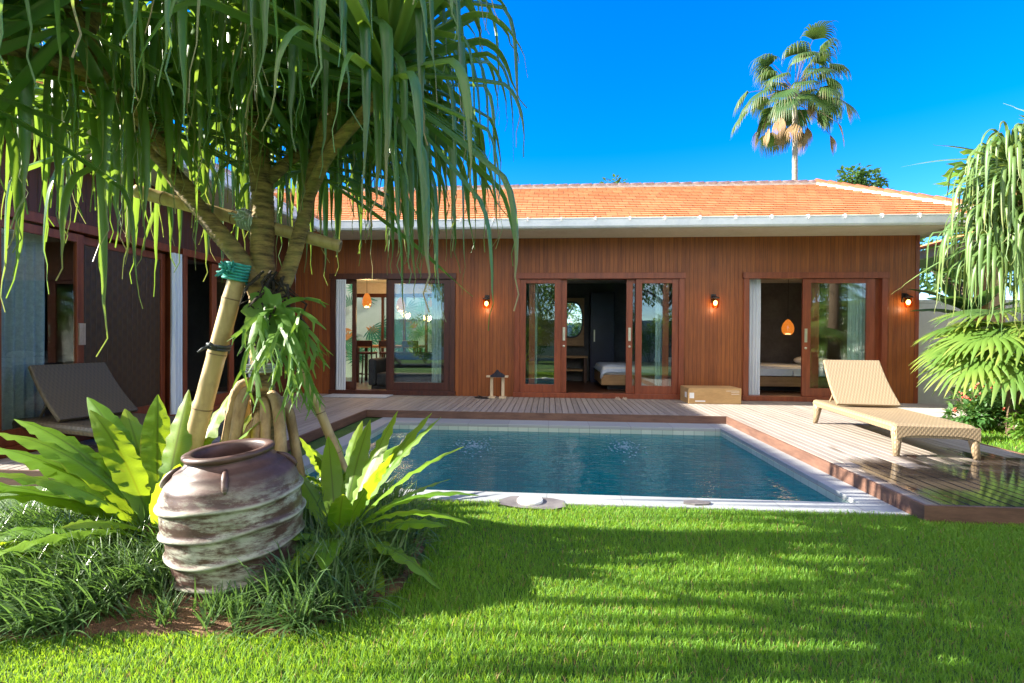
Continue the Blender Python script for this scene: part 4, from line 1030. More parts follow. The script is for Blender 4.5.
wb = MB(); wob_tube(wb, [(-2.02, 1.95, 2.72), (-1.98, 1.75, 2.85)], [.04, .036]); wb.build('branch', M['bark'], pine, smooth=True)
wb = MB(); wob_tube(wb, [(-2.28, 2.45, 2.63), (-2.32, 2.1, 2.56), (-2.32, 1.82, 2.48)], [.034, .032, .03]); wb.build('branch', M['bark'], pine, smooth=True)
b = MB()
def keepout(p):   # clear of the viewer, and leaves that would hide the trunk or hang into the bed are pruned away
    return (p.x*p.x+p.y*p.y+(p.z-1.3)**2) < 1.1 or (p.y < .9 and p.z < 3) or p.x > -.12 or (-2.15 < p.x < -1.0 and p.y < 3.3 and p.z < 2.05) or (p.z < 1.6 and p.x < -1.3 and p.y > 2.5)
for hd in heads:
    c, n_, L, w_, ax = hd[:5]; n_ = int(n_*.88); w_ *= 1.10
    if len(hd) > 5: rosette(b, c, n_, L, w_, -20, 70, 0, ax, hd[6], .95, hd[5][0], hd[5][1], skip=keepout)
    else: rosette(b, c, n_, L, w_, -28, 82, 0, ax, kinkp=.97, skip=keepout)
b.build('crown', M['pandan'], pine, smooth=True)

# ------------------------------------------------------------------ bamboo props and their ties
def bamboo(label, p0, p1, r0, r1, pitch=.36):
    p0, p1 = Vector(p0), Vector(p1); o = thing('bamboo_pole', label, 'pole', p0)
    d = p1-p0; L = d.length; d.normalize(); b = MB(); pts = []; rr = []; nd = int(L/pitch); off = rnd.uniform(.3, .7)*pitch
    m = 60
    jm = MB(); joints = [off+k*pitch for k in range(nd+1) if off+k*pitch < L-.02]
    for i in range(m+1):
        s_ = L*i/m; pts.append(p0+d*s_); k = max([math.exp(-((s_-j)/.016)**2) for j in joints]+[0]); rr.append((r0+(r1-r0)*i/m)*(1+.07*k))
    b.tube(pts, rr, 18); c = b.build('cane', M['bamboo'], o, smooth=True)
    for j in joints:
        r_ = (r0+(r1-r0)*j/L)*1.085; jm.tube([p0+d*(j-.004), p0+d*(j+.004)], [r_, r_], 18)
    jm.build('joint', M['node'], c)
    b = MB(); b.tube([p1-d*.01, p1+d*.002], [r1*.7, r1*.7], 14); b.build('end_cut', M['node'], o)
    return o
bamboo('thick pale bamboo prop leaning from behind the jar up to the tree fork', (-2.40, 2.98, .02), (-1.985, 3.06, 1.72), .062, .052)
bamboo('thin yellow bamboo prop leaning from the right against the screw pine', (-1.30, 3.42, .02), (-1.74, 3.26, 1.25), .034, .030, .30)
bamboo('level bamboo bar tied across the screw pine branches', (-2.74, 3.12, 2.25), (-1.45, 3.36, 1.92), .044, .042, .45)
bamboo('slim bamboo stake standing left of the stilt roots', (-2.26, 3.22, .02), (-1.99, 3.30, 1.12), .030, .028, .30)
def rope_tie(label, c, ax, r_, mat, turns=5, tails=10, name='rope_tie', thick=.011):
    c, ax = Vector(c), Vector(ax).normalized(); o = thing(name, label, 'rope', c)
    u = ax.orthogonal().normalized(); v = ax.cross(u); b = MB(); pts = []
    for i in range(turns*18+1):
        a = 2*math.pi*i/18; pts.append(c+(u*math.cos(a)+v*math.sin(a))*(r_+.004*math.sin(a*3))+ax*((i/(turns*18)-.5)*turns*thick*1.7))
    b.tube(pts, thick*.8, 6); b.build('winding', mat, o, smooth=True)
    if tails:
        b = MB()
        for k in range(tails):
            d = Vector((rnd.uniform(-1, .4), rnd.uniform(-1, -.2), rnd.uniform(-.4, .7))).normalized(); s0 = c+Vector((rnd.uniform(-.03, .03), -r_, rnd.uniform(-.02, .02)))
            b.tube([s0, s0+d*.04, s0+d*.07+Vector((0, 0, -.012))], [thick*.8, thick*.7, thick*.4], 6)
        b.build('knot', mat, o, smooth=True)
M['teal_rope'] = pmat('teal rope', (.02, .26, .24), (.05, .40, .36), 30, .7, .4, 120)
M['grey_rope'] = pmat('pale rope', (.34, .40, .36), (.50, .56, .50), 30, .8, .4, 120)
M['strap'] = pmat('grey strap', (.42, .42, .44), (.52, .52, .54), 10, .5, .1)
M['rubber'] = pmat('dark rubber band', (.03, .04, .05), (.06, .07, .08), 10, .6, .1)
rope_tie('teal rope knot binding the bamboo prop to the tree fork', (-1.995, 3.05, 1.70), (.25, .02, 1), .068, M['teal_rope'], 6, 16)
rope_tie('pale rope knot where the level bamboo bar meets the middle branch', (-2.02, 3.22, 2.07), (1, .15, -.25), .062, M['grey_rope'], 6, 12)
rope_tie('grey strap wound round the trunk above the stilt roots', (-1.91, 3.19, 1.08), (0, 0, 1), .108, M['strap'], 3, 0, 'trunk_strap', .012)
rope_tie('dark rubber band round the thick bamboo prop', (-2.107, 3.037, 1.22), (.24, .04, .97), .062, M['rubber'], 2, 3, 'rubber_band', .012)

# ------------------------------------------------------------------ staghorn fern on the trunk
sg = thing('staghorn_fern', 'staghorn fern hanging from the screw pine trunk with forked light green fronds', 'fern', (-1.78, 3.08, 1.35))
b = MB()
def forked(p, d, L, w_, depth, droop):
    pts = curve(p, d, L, 6, droop, None, 0, .3); s_ = Vector((rnd.uniform(.6, 1), rnd.uniform(-.5, .5), 0)).normalized()
    strip(b, pts, w_, s_, 0, rnd.random(), .15, lambda q: .8+.3*q if depth else 1-q*.75, nw=2)
    if depth:
        dd = (pts[-1]-pts[-2]).normalized()
        for sg_ in (-1, 1):
            forked(pts[-1]-dd*.012, (dd+s_*sg_*rnd.uniform(.35, .7)).normalized(), L*rnd.uniform(.55, .8), w_*.68, depth-1, droop*.8)
for k in range(26):
    p = Vector((-1.70+rnd.gauss(0, .05), 3.06+rnd.gauss(0, .03), rnd.uniform(1.26, 1.52)))
    forked(p, Vector((rnd.uniform(-.3, 1.0), rnd.uniform(-.8, .1), rnd.uniform(-.5, .5))), rnd.uniform(.16, .28), rnd.uniform(.03, .05), 2 if k % 3 else 3, rnd.uniform(4, 9))
b.build('frond', M['stag'], sg, smooth=True)
b = MB()
for cx, cz, r_ in ((-1.78, 1.45, .14), (-1.68, 1.38, .12), (-1.84, 1.33, .085)):
    n = 22; vs = [Vector((cx, 3.045, cz))]; lt = [0]
    for k in range(n+1):
        a = R(-60)+R(330)*k/n; rr = r_*(1+.16*math.sin(k*2.1)); vs.append(Vector((cx+math.cos(a)*rr, 3.02-.05*math.sin(a*2)*.4-.02, cz+math.sin(a)*rr))); lt.append(1)
    b.add(vs, [(0, k, k+1) for k in range(1, n+1)], 0, lt, rnd.random())
b.build('shield_leaf', M['stag'], sg, smooth=True)

# ------------------------------------------------------------------ bird's nest ferns
def nest_fern(label, c, fronds):
    o = thing('birds_nest_fern', label, 'fern', c); b = MB(); c = Vector(c)
    for az, el, L, w_, dr in fronds:
        az, el = R(az), R(el); d = dirv(az, el)
        pts = curve(c+Vector((math.cos(az)*.03, math.sin(az)*.03, .02)), d, L, 22, dr, None, 0, .12)
        strip(b, pts, w_, Vector((-math.sin(az), math.cos(az), 0)), 0, rnd.random(), .22, lambda q: (min(1, .28+1.9*q))*(1-max(0, (q-.55)/.45)**2*.96), wave=.09, wfreq=rnd.uniform(7, 10), nw=6, tw=rnd.uniform(-.35, .35))
    b.build('frond', M['nest'], o, smooth=True)
    b = MB(); b.ball(c+Vector((0, 0, .03)), .08, 8, sq=(1, 1, .8)); b.build('root_ball', M['soil'], o, smooth=True)
fr = []
for az, el, L, w_, dr in ((172, 36, 1.45, .17, .45), (162, 44, 1.45, .17, .5), (152, 50, 1.4, .17, .55), (184, 30, 1.4, .16, .45), (176, 50, 1.4, .16, .75), (190, 44, 1.35, .16, .8), (160, 30, 1.3, .16, .35), (196, 16, 1.2, .15, .6), (140, 50, 1.2, .18, .6), (125, 58, 1.1, .18, .6), (105, 64, 1.05, .18, .6), (85, 64, 1.0, .17, .6), (60, 60, .9, .16, .7), (30, 62, .85, .16, .8),
                          (206, 26, 1.25, .15, .9), (222, 24, 1.15, .15, 1.0), (238, 34, .85, .15, 1.2), (265, 45, .6, .14, 1.4), (320, 60, .75, .14, 1.1), (10, 55, .7, .14, 1.0), (133, 36, 1.15, .16, .5), (168, 48, 1.1, .17, .8), (112, 46, 1.05, .16, .6), (190, 38, 1.1, .16, .9), (215, 55, .85, .15, 1.2), (156, 62, 1.0, .17, .9), (95, 75, .9, .17, .5), (178, 12, 1.2, .15, .35), (145, 28, 1.25, .16, .4)):
    fr.append((az+rnd.uniform(-4, 4), el, L*.95, w_, dr))
nest_fern('large bright bird\'s nest fern spreading wavy fronds left of the jar', (-2.28, 2.74, .12), fr)
fr = []
for az, el, L, w_, dr in ((18, 62, 1.0, .10, .75), (8, 55, 1.0, .085, .9), (-5, 48, 1.0, .08, 1.2), (-12, 44, .95, .08, 1.4), (-28, 22, .85, .12, 1.3), (-45, 12, .6, .12, 1.6), (60, 66, .9, .13, .6), (40, 60, 1.0, .12, .6), (85, 62, .85, .12, .6), (-70, 40, .6, .14, 2.2), (-95, 35, .55, .13, 2.2), (-120, 42, .55, .12, 2.0), (-60, 60, .6, .12, 1.4),
                          (120, 60, .75, .12, .8), (150, 50, .6, .12, 1.0), (0, 30, .7, .11, 1.2), (30, 40, .8, .11, .9), (-20, 65, .75, .1, 1.0), (110, 40, .8, .12, .8)):
    fr.append((az+rnd.uniform(-4, 4), el, L*.9, w_*1.05, dr))
nest_fern('bird\'s nest fern with narrow wavy fronds reaching over the pool edge right of the jar', (-1.22, 2.80, .10), fr)
fr = [(az, rnd.uniform(35, 65), rnd.uniform(.45, .65), .11, rnd.uniform(1, 1.6)) for az in range(0, 360, 30)]
nest_fern('smaller bird\'s nest fern behind the stilt roots', (-1.55, 3.62, .08), fr)
fr = [(az, rnd.uniform(10, 40), rnd.uniform(.4, .6), .075, rnd.uniform(1, 1.8)) for az in range(0, 360, 40)]
nest_fern('low fern with thin arching fronds at the left edge of the bed', (-2.85, 2.66, .06), fr)

# ------------------------------------------------------------------ planting bed soil and mondo grass
ISL = [(-3.6, 1.75), (-2.9, 1.86), (-2.3, 1.95), (-1.9, 2.02), (-1.5, 2.05), (-1.1, 2.08), (-.90, 2.25), (-.76, 2.5), (-.72, 2.85), (-.80, 3.2), (-.95, 3.55), (-1.2, 3.86), (-2.2, 3.92), (-3.6, 3.90)]
def inside(x, y, P=ISL):
    r_ = False; j = len(P)-1
    for i in range(len(P)):
        if (P[i][1] > y) != (P[j][1] > y) and x < (P[j][0]-P[i][0])*(y-P[i][1])/(P[j][1]-P[i][1])+P[i][0]: r_ = not r_
        j = i
    return r_
def edged(x, y):
    d = 9
    for i in range(len(ISL)):
        a, c = Vector(ISL[i]), Vector(ISL[(i+1) % len(ISL)]); ab = c-a; t = max(0, min(1, (Vector((x, y))-a).dot(ab)/ab.dot(ab))); d = min(d, (a+ab*t-Vector((x, y))).length)
    return d
def soilz(x, y): return min(.075, edged(x, y)*.22)-.012+.012*math.sin(x*23+y*11)*math.sin(y*19)
b = MB(); nx, ny = 90, 70; idx = {}
vs = []; fs = []
for j in range(ny+1):
    for i in range(nx+1):
        x, y = -3.7+3.1*i/nx, 1.65+2.35*j/ny
        ins = inside(x, y); vs.append((x, y, soilz(x, y) if ins else -.03))
for j in range(ny):
    for i in range(nx):
        q = (j*(nx+1)+i, j*(nx+1)+i+1, (j+1)*(nx+1)+i+1, (j+1)*(nx+1)+i)
        if any(vs[k][2] > -.029 for k in q): fs.append(q)
b.add(vs, fs); tag(b.build('planting_bed_soil', M['soil'], smooth=True), 'brown soil of the planting bed round the screw pine', kind='structure')
b = MB(); r2 = random.Random(3); cnt = 0
while cnt < 1050:
    x, y = r2.uniform(-3.5, -.7), r2.uniform(1.8, 3.9)
    if not inside(x, y): continue
    e = edged(x, y)
    if e < .03 or (x+1.62)**2+(y-2.54)**2 < .10 : continue
    if y < 2.22 and r2.random() < .7 and -2.1 < x < -1.55: continue
    cnt += 1; z = soilz(x, y); low = .5 if (abs(x+1.62) < .3 and y < 2.45) else 1.0
    lean = Vector((-.25, -.25, 0)) if x < -1.9 else Vector((.1, -.2, 0))
    nb = 20 if y < 2.9 else 12
    for k in range(nb):
        az = r2.uniform(0, 6.28); el = R(r2.uniform(45, 85)); L = r2.uniform(.17, .33)*low
        d = (dirv(az, el)+lean*.8).normalized(); p = Vector((x+r2.gauss(0, .022), y+r2.gauss(0, .022), z-.005)); pts = [p.copy()]; ds = L/6
        for q in range(6):
            d = (d+G*ds*r2.uniform(3.5, 6)).normalized(); p = p+d*ds; pts.append(p.copy())
        strip(b, pts, r2.uniform(.006, .011), Vector((-math.sin(az), math.cos(az), 0)), 0, r2.random(), .3, lambda q: min(1, .6+2*q)*(1-q**3), nw=1)
tag(b.build('mondo_grass', M['mondo'], smooth=True), 'dark green mondo grass filling the planting bed', 'ground cover', kind='stuff')

# ------------------------------------------------------------------ lawn blades (one mesh, numpy)
def grass(name, regions, label):
    rg = np.random.default_rng(11); V = []; LT = []; LR = []
    for (x0, x1, y0, y1, dens, h, wd_) in regions:
        n = int((x1-x0)*(y1-y0)*dens); x = rg.uniform(x0, x1, n); y = rg.uniform(y0, y1, n)
        P = np.array(ISL); ins = np.zeros(n, bool); j = len(P)-1
        for i in range(len(P)):
            cnd = ((P[i, 1] > y) != (P[j, 1] > y)) & (x < (P[j, 0]-P[i, 0])*(y-P[i, 1])/(P[j, 1]-P[i, 1]+1e-12)+P[i, 0]); ins ^= cnd; j = i
        ok = ~ins & ~((y > 3.88) & (rg.random(n) < .55)) & ~((np.abs(x+.14) < .25) & (y > 3.78)); x, y = x[ok], y[ok]; n = len(x)
        patch = .5+.5*np.sin(x*2.1+1.3*np.sin(y*1.7))*np.sin(y*2.6+np.sin(x*3.1))
        hh = h*rg.uniform(.55, 1.25, n)*(.8+.4*patch); az = rg.uniform(0, 2*np.pi, n); az2 = az+rg.normal(0, .5, n)+np.pi/2; ln = rg.uniform(.15, .95, n)*hh
        w2 = wd_*rg.uniform(.6, 1.2, n)/2
        sx, sy = np.cos(az)*w2, np.sin(az)*w2; dx, dy = np.cos(az2), np.sin(az2); z0 = np.full(n, zg)
        a = np.stack([x-sx, y-sy, z0], 1); c = np.stack([x+sx, y+sy, z0], 1)
        mx, my, mz = x+dx*ln*.35, y+dy*ln*.35, zg+hh*.62
        d = np.stack([mx+sx*.8, my+sy*.8, mz], 1); e = np.stack([mx-sx*.8, my-sy*.8, mz], 1); f = np.stack([x+dx*ln, y+dy*ln, zg+hh], 1)
        V.append(np.stack([a, c, d, e, f], 1).reshape(-1, 3)); LT.append(np.tile([0, 0, .55, .55, 1.0], n)); LR.append(np.repeat(np.clip(rg.uniform(0, 1, n)*.7+patch*.3, 0, 1), 5))
    V = np.concatenate(V).astype(np.float32); LT = np.concatenate(LT).astype(np.float32); LR = np.concatenate(LR).astype(np.float32); nb = len(V)//5
    base = (np.arange(nb)*5)[:, None]
    loops = np.concatenate([base+np.array([[0, 1, 2, 3]]), base+np.array([[3, 2, 4]])], 1).astype(np.int32).reshape(-1)
    starts = (np.arange(nb)*7)[:, None]+np.array([[0, 4]]); tot = np.tile([4, 3], nb)
    me = bpy.data.meshes.new(name); me.vertices.add(len(V)); me.vertices.foreach_set('co', V.reshape(-1))
    me.loops.add(len(loops)); me.loops.foreach_set('vertex_index', loops); me.polygons.add(nb*2)
    me.polygons.foreach_set('loop_start', starts.reshape(-1).astype(np.int32)); me.polygons.foreach_set('loop_total', tot.astype(np.int32))
    a = me.attributes.new('lt', 'FLOAT', 'POINT'); a.data.foreach_set('value', LT); a = me.attributes.new('lr', 'FLOAT', 'POINT'); a.data.foreach_set('value', LR)
    me.materials.append(M['grass']); me.materials.append(M['dead']); me.polygons.foreach_set('material_index', np.repeat((rg.random(nb) < .035).astype(np.int32), 2)); me.update(calc_edges=True)
    o = bpy.data.objects.new(name, me); COL.objects.link(o); return tag(o, label, 'grass', kind='stuff')
grass('lawn_grass', [(-3.6, 2.6, 1.2, 2.9, 17000, .033, .0036), (-1.2, 4.6, 2.9, 3.93, 13000, .032, .0042), (2.6, 5.4, 1.6, 3.76, 10000, .032, .0045), (4.98, 8.2, 3.6, 8.15, 3200, .045, .008)], 'short bright green lawn grass in front of the pool')
# tiny white fallen petals and clover-like weeds are left to the grass itself

# ------------------------------------------------------------------ right side: boundary, pavilion, plants
gw = thing('garden_wall', 'white rendered garden wall beyond the right corner of the villa', 'wall', (9, 10.9, 0))
b = MB(); b.box(6.86, 15, 10.8, 11.0, -.02, 2.05); b.build('wall', M['white'], gw); b = MB(); b.box(6.86, 15, 10.77, 11.03, 2.052, 2.12); b.build('wall_cap', M['white'], gw)
gw2 = thing('side_garden_wall', 'white rendered wall along the right side of the garden behind the plants', 'wall', (9.5, 4, 0))
b = MB(); b.box(9.6, 9.8, -7, 10.79, -.02, 2.0); b.build('wall', M['white'], gw2); b = MB(); b.box(9.57, 9.83, -7, 10.76, 2.002, 2.07); b.build('wall_cap', M['white'], gw2)
pv = thing('garden_pavilion', 'small open pavilion with tan eave beam and brown column behind the right plants', 'pavilion', (8.2, 9.5, 0))
b = MB(); b.box(7.42, 7.52, 6.9, 12.2, 2.93, 3.09); b.build('eave_beam', M['cream'], pv)
b = MB(); b.box(7.53, 9.5, 6.9, 12.2, 2.95, 3.02); b.build('ceiling', M['frame_dk'], pv)
b = MB(); roof_plane(b, (7.36, 6.8, 3.10), (7.36, 12.3, 3.10), (9.5, 12.3, 3.75), (9.5, 6.8, 3.75), 10, 0); b.build('roof', [M['roof_y']], pv)
for y in (7.3, 9.5, 11.8):
    b = MB(); b.box(7.62, 7.92, y-.15, y+.15, -.02, 2.949); b.build('column', M['oak'] if y > 9 else M['frame'], pv, bevel=.01)

# pale screw pine on the right
rp = thing('pale_screw_pine', 'pale green screw pine with long drooping leaves at the right edge', 'tree', (6.15, 6.55, 0))
b = MB()
wob_tube(b, [(6.15, 6.55, -.02), (6.12, 6.55, .9), (6.05, 6.52, 1.8), (5.95, 6.5, 2.5)], [.09, .08, .075, .065])
wob_tube(b, [(6.05, 6.52, 1.8), (5.8, 6.5, 2.6), (5.55, 6.45, 3.3), (5.5, 6.45, 3.5)], [.06, .055, .05, .04]); wob_tube(b, [(6.0, 6.5, 2.2), (6.1, 6.3, 2.9), (6.15, 6.2, 3.6)], [.06, .055, .04]); wob_tube(b, [(6.05, 6.52, 1.9), (5.75, 6.6, 2.2), (5.5, 6.65, 2.5)], [.055, .05, .04])
b.build('trunk', M['bark'], rp, smooth=True)
b = MB()
for c, n_, ax in (((5.5, 6.45, 3.52), 140, (-.2, 0, 1)), ((6.15, 6.2, 3.65), 110, (0, -.1, 1)), ((5.5, 6.65, 2.75), 130, (-.4, -.2, 1)), ((5.95, 6.5, 2.7), 90, (0, 0, 1)), ((6.3, 6.5, 3.2), 70, (.3, 0, 1)), ((5.8, 6.3, 3.15), 130, (-.1, -.3, 1))):
    rosette(b, c, n_, 1.2, .042, -35, 80, 0, ax, 1.1, .95, .25, .45, skip=lambda p: p.x < 4.4 or (p.x < 4.85 and p.z < 2.75))
b.build('crown', M['pandan_r'], rp, smooth=True)

def fan_leaf(b, base, az, el, pet, r_, nseg, spread, mat=0, droop=1.2, width=.035, lrr=None, nod=.9):
    d = dirv(az, el); pp = curve(base, d, pet, 8, .35); hub = pp[-1]; dd = ((pp[-1]-pp[-2]).normalized()+G*nod).normalized()
    side = Vector((-math.sin(az), math.cos(az), 0)); nn = side.cross(dd); lr = rnd.random() if lrr is None else lrr
    pb.tube(pp, [.011]*(len(pp)-1)+[.006], 6)
    for k in range(nseg):
        u = (k/(nseg-1)*2-1); a = u*spread
        sd = (dd*math.cos(a)+side*math.sin(a)-nn*.12*abs(u)).normalized(); L = r_*(1-.28*abs(u)**2)*rnd.uniform(.93, 1.05)
        pts = curve(hub, sd, L, 8, droop*.25, .55, droop*rnd.uniform(1.5, 3.2))
        sv = (side*math.cos(a)-dd*math.sin(a))
        strip(b, pts, width*r_/.6, sv, mat, min(1, max(0, lr+rnd.uniform(-.12, .12))), .5, lambda q: (min(1, .25+2.2*q))*(1-max(0, (q-.5)/.5)**1.5*.95))
fp = thing('fan_palm', 'low fan palm with bright split leaves at the right edge above the shrubs', 'palm', (6.35, 7.35, 0))
b = MB(); pb = MB()
for az, el, pet, r_ in ((170, 35, .55, .62), (190, 20, .5, .68), (205, 45, .6, .62), (225, 15, .5, .66), (150, 55, .6, .6), (240, 40, .6, .62), (270, 50, .6, .6), (120, 55, .6, .55), (300, 40, .6, .6), (200, 65, .7, .6), (40, 50, .6, .6), (0, 40, .6, .6), (80, 55, .6, .6), (330, 55, .6, .6), (255, 5, .55, .62)):
    fan_leaf(b, Vector((6.20, 7.20, 1.0)), R(az), R(el), pet*1.15, r_*1.2, 27, R(112), droop=.8, width=.05)
b.build('crown', M['fan'], fp, smooth=True); pb.build('leaf_stalk', M['shrub_lt'], fp, smooth=True)
b = MB(); wob_tube(b, [(6.35, 7.35, -.02), (6.33, 7.33, .5), (6.30, 7.30, 1.0)], [.08, .075, .06]); b.build('trunk', M['trunk_br'], fp, smooth=True)

def leafy(b, c, rad, n, size, mat=0, asp=.45, shell=.5, r=None):
    r = r or rnd; c = Vector(c)
    for k in range(n):
        d = Vector((r.gauss(0, 1), r.gauss(0, 1), r.gauss(0, 1))).normalized(); q = r.uniform(shell, 1)**.7
        p = c+Vector((d.x*rad[0]*q, d.y*rad[1]*q, d.z*rad[2]*q))
        ld = (d+Vector((r.gauss(0, .7), r.gauss(0, .7), r.gauss(0, .5)-.1))).normalized(); sd = ld.cross(Vector((r.gauss(0, .5), r.gauss(0, .5), 1))).normalized(); nn = sd.cross(ld)
        L = size*r.uniform(.6, 1.25); w_ = L*asp*.5; lr = r.random()
        b.add([p, p+ld*L*.45+sd*w_+nn*L*.06, p+ld*L-nn*L*.10, p+ld*L*.45-sd*w_+nn*L*.06, p+ld*L*.5-nn*.01*L], [(0, 1, 4), (1, 2, 4), (2, 3, 4), (3, 0, 4)], mat, [0, .5, 1, .5, .5], lr)
def shrub(label, c, rad, n, size, mat, flowers=0, name='shrub', asp=.45):
    o = thing(name, label, 'shrub', (c[0], c[1], 0)); b = MB(); nb = 7
    for k in range(nb):
        leafy(b, (c[0]+rnd.gauss(0, rad[0]*.45), c[1]+rnd.gauss(0, rad[1]*.45), c[2]+rnd.uniform(-.3, .55)*rad[2]), (rad[0]*.5, rad[1]*.5, rad[2]*.5), n//nb, size, 0, asp, .25)
    b.build('foliage', mat, o)
    b = MB()
    for k in range(9):
        a = rnd.uniform(0, 6.28); b.tube([(c[0]+rnd.gauss(0, .03), c[1]+rnd.gauss(0, .03), -.01), (c[0]+math.cos(a)*rad[0]*.35, c[1]+math.sin(a)*rad[1]*.35, c[2]*.7), (c[0]+math.cos(a)*rad[0]*.7, c[1]+math.sin(a)*rad[1]*.7, c[2]+rad[2]*.3)], [.012, .009, .004], 6)
    b.build('stem', M['trunk_br'], o)
    if flowers:
        b = MB()
        for k in range(flowers):
            d = Vector((rnd.gauss(0, 1), rnd.gauss(0, 1)-.8, abs(rnd.gauss(0, .8)))).normalized(); p = Vector(c)+Vector((d.x*rad[0], d.y*rad[1], d.z*rad[2]*1.1))
            for q in range(5): b.ball(p+Vector((rnd.gauss(0, .012), rnd.gauss(0, .012), rnd.gauss(0, .01))), .012, 4)
        b.build('flower', M['red_flower'], o)
    return o
shrub('dense shrub with small red flowers beside the paved path, nearest the white wall', (7.05, 8.95, .34), (.42, .38, .38), 900, .10, M['shrub'], 14)
shrub('broad shrub with small red flowers below the fan palm', (7.0, 8.15, .30), (.62, .45, .36), 1300, .10, M['shrub'], 22)
shrub('pale green shrub hiding the foot of the fan palm', (6.28, 7.75, .26), (.42, .34, .32), 1000, .11, M['shrub'], 8)
shrub('leafy green shrub behind the fan palm trunk', (7.8, 8.0, .5), (.7, .6, .6), 1200, .12, M['shrub'])
shrub('bright yellow green shrub at the lawn edge right of the deck', (6.45, 6.95, .20), (.5, .4, .26), 1300, .13, M['shrub_lt'], 0, 'shrub', .3)
shrub('low bright leafy plant at the far right lawn edge', (7.2, 6.1, .22), (.5, .5, .28), 800, .14, M['shrub_lt'], 0, 'shrub', .3)
shrub('tall dark shrub against the white side wall', (8.7, 8.8, .9), (.6, .7, 1.0), 1500, .14, M['shrub'])
shrub('round dark shrub by the white side wall, nearer the lawn corner', (8.8, 6.4, .8), (.6, .8, .9), 1400, .14, M['shrub'])

# banana plant by the corner
bp = thing('banana_plant', 'young banana plant with broad dark leaves at the villa corner before the white wall', 'plant', (7.30, 9.30, 0))
b = MB()
for az, el, L, w_, dr in ((188, 18, 1.15, .27, .45), (200, 32, 1.1, .27, .7), (150, 48, 1.0, .28, .9), (215, 42, .95, .28, 1.0), (95, 60, 1.0, .28, .8), (265, 52, .9, .26, 1.1), (20, 50, .9, .26, .9), (320, 45, .9, .26, 1.0)):
    pts = curve((7.30, 9.30, 1.75+rnd.uniform(-.1, .15)), dirv(R(az), R(el)), L, 16, dr)
    strip(b, pts, w_, Vector((-math.sin(R(az)), math.cos(R(az)), 0)), 0, rnd.random(), .3, lambda q: min(1, .15+3*q)*(1-max(0, (q-.6)/.4)**2*.95), wave=.02, wfreq=5, nw=4)
for az, el, L, w_ in ((200, 25, .7, .24), (160, 20, .6, .22), (240, 15, .6, .22)):
    pts = curve((7.30, 9.30, 1.2), dirv(R(az), R(el)), L, 14, 1.6); strip(b, pts, w_, Vector((-math.sin(R(az)), math.cos(R(az)), 0)), 0, rnd.random(), .3, lambda q: min(1, .15+3*q)*(1-max(0, (q-.6)/.4)**2*.95), nw=4)
b.build('leaf', M['banana'], bp, smooth=True)
b = MB(); b.tube([(7.30, 9.30, -.01), (7.30, 9.30, .9), (7.30, 9.30, 1.85)], [.08, .07, .045], 12); b.build('stem', M['shrub'], bp, smooth=True)

# ------------------------------------------------------------------ tall palm behind the roof
pl = thing('tall_palm', 'tall fan palm with pale trunk and brown dry skirt standing behind the villa roof', 'palm', (9.5, 20.3, 0))
b = MB(); wob_tube(b, [(9.45, 20.3, -.02), (9.5, 20.3, 4), (9.46, 20.3, 7.5), (9.42, 20.3, 10.95)], [.16, .125, .10, .09], 12, ring=.16, amp=.05); b.build('trunk', M['trunk_grey'], pl, smooth=True)
b = MB(); pb = MB()
C0 = Vector((9.42, 20.3, 10.85)); rnd.seed(41)
for k in range(48):
    az = k*2.39996+rnd.uniform(-.3, .3); el = R(74-88*(k/47)**.85+rnd.uniform(-9, 9)); fan_leaf(b, C0+Vector((0, 0, .1-.4*k/47)), az, el, rnd.uniform(.9, 1.85), rnd.uniform(.9, 1.2), 19, R(rnd.uniform(60, 85)), droop=rnd.uniform(1.5, 5), width=.033, nod=rnd.uniform(.0, .2) if k < 14 else rnd.uniform(.1, .6))
b.build('crown', M['fan_far'], pl, smooth=True)
for k in range(13):
    az = k*2.39996+.6; b = MB(); fan_leaf(b, C0+Vector((0, 0, -.25-.02*k)), az, R(rnd.uniform(-45, 5)), rnd.uniform(.9, 1.9), rnd.uniform(.8, 1.1), 12, R(rnd.uniform(28, 50)), droop=2.5, width=.028, nod=rnd.uniform(.8, 2.0)); b.build('dry_frond', M['dead'], pl, smooth=True)
pb.build('leaf_stalk', M['trunk_br'], pl, smooth=True)
rnd.seed(99)

# ------------------------------------------------------------------ broad trees (garden round the villa)
def tree(label, loc, h, cr, n, size, mat, name='garden_tree', lean=(0, 0), grp=None, seed=1):
    r = random.Random(seed); x, y = loc; o = thing(name, label, 'tree', (x, y, 0), grp)
    tb = MB(); lb = MB(); top = Vector((x+lean[0], y+lean[1], h-cr*.75)); tr = .05*h**.6+.03
    tb.tube([(x, y, -.05), (x+lean[0]*.3, y+lean[1]*.3, (h-cr)*.5), top], [tr*1.25, tr, tr*.75], 10)
    nl = 9
    for k in range(nl):
        a = 2*math.pi*k/nl+r.uniform(-.3, .3); q = r.uniform(.45, .85); e = top+Vector((math.cos(a)*cr*q, math.sin(a)*cr*q, r.uniform(-.2, .75)*cr)); m_ = top.lerp(e, .5)+Vector((0, 0, -.1*cr))
        s0 = Vector((x+lean[0]*.7, y+lean[1]*.7, (h-cr)*.75)).lerp(top, r.random())
        tb.tube([s0, m_, e], [tr*.45, tr*.3, tr*.08], 7); leafy(lb, e, (cr*.42, cr*.42, cr*.33), n//(nl+3), size, 0, .5, .2, r)
    for k in range(3): leafy(lb, top+Vector((r.gauss(0, .25)*cr, r.gauss(0, .25)*cr, cr*r.uniform(.1, .6))), (cr*.45, cr*.45, cr*.35), n//(nl+3), size, 0, .5, .2, r)
    tb.build('trunk', M['trunk_br'], o, smooth=True); lb.build('crown', mat, o); return o
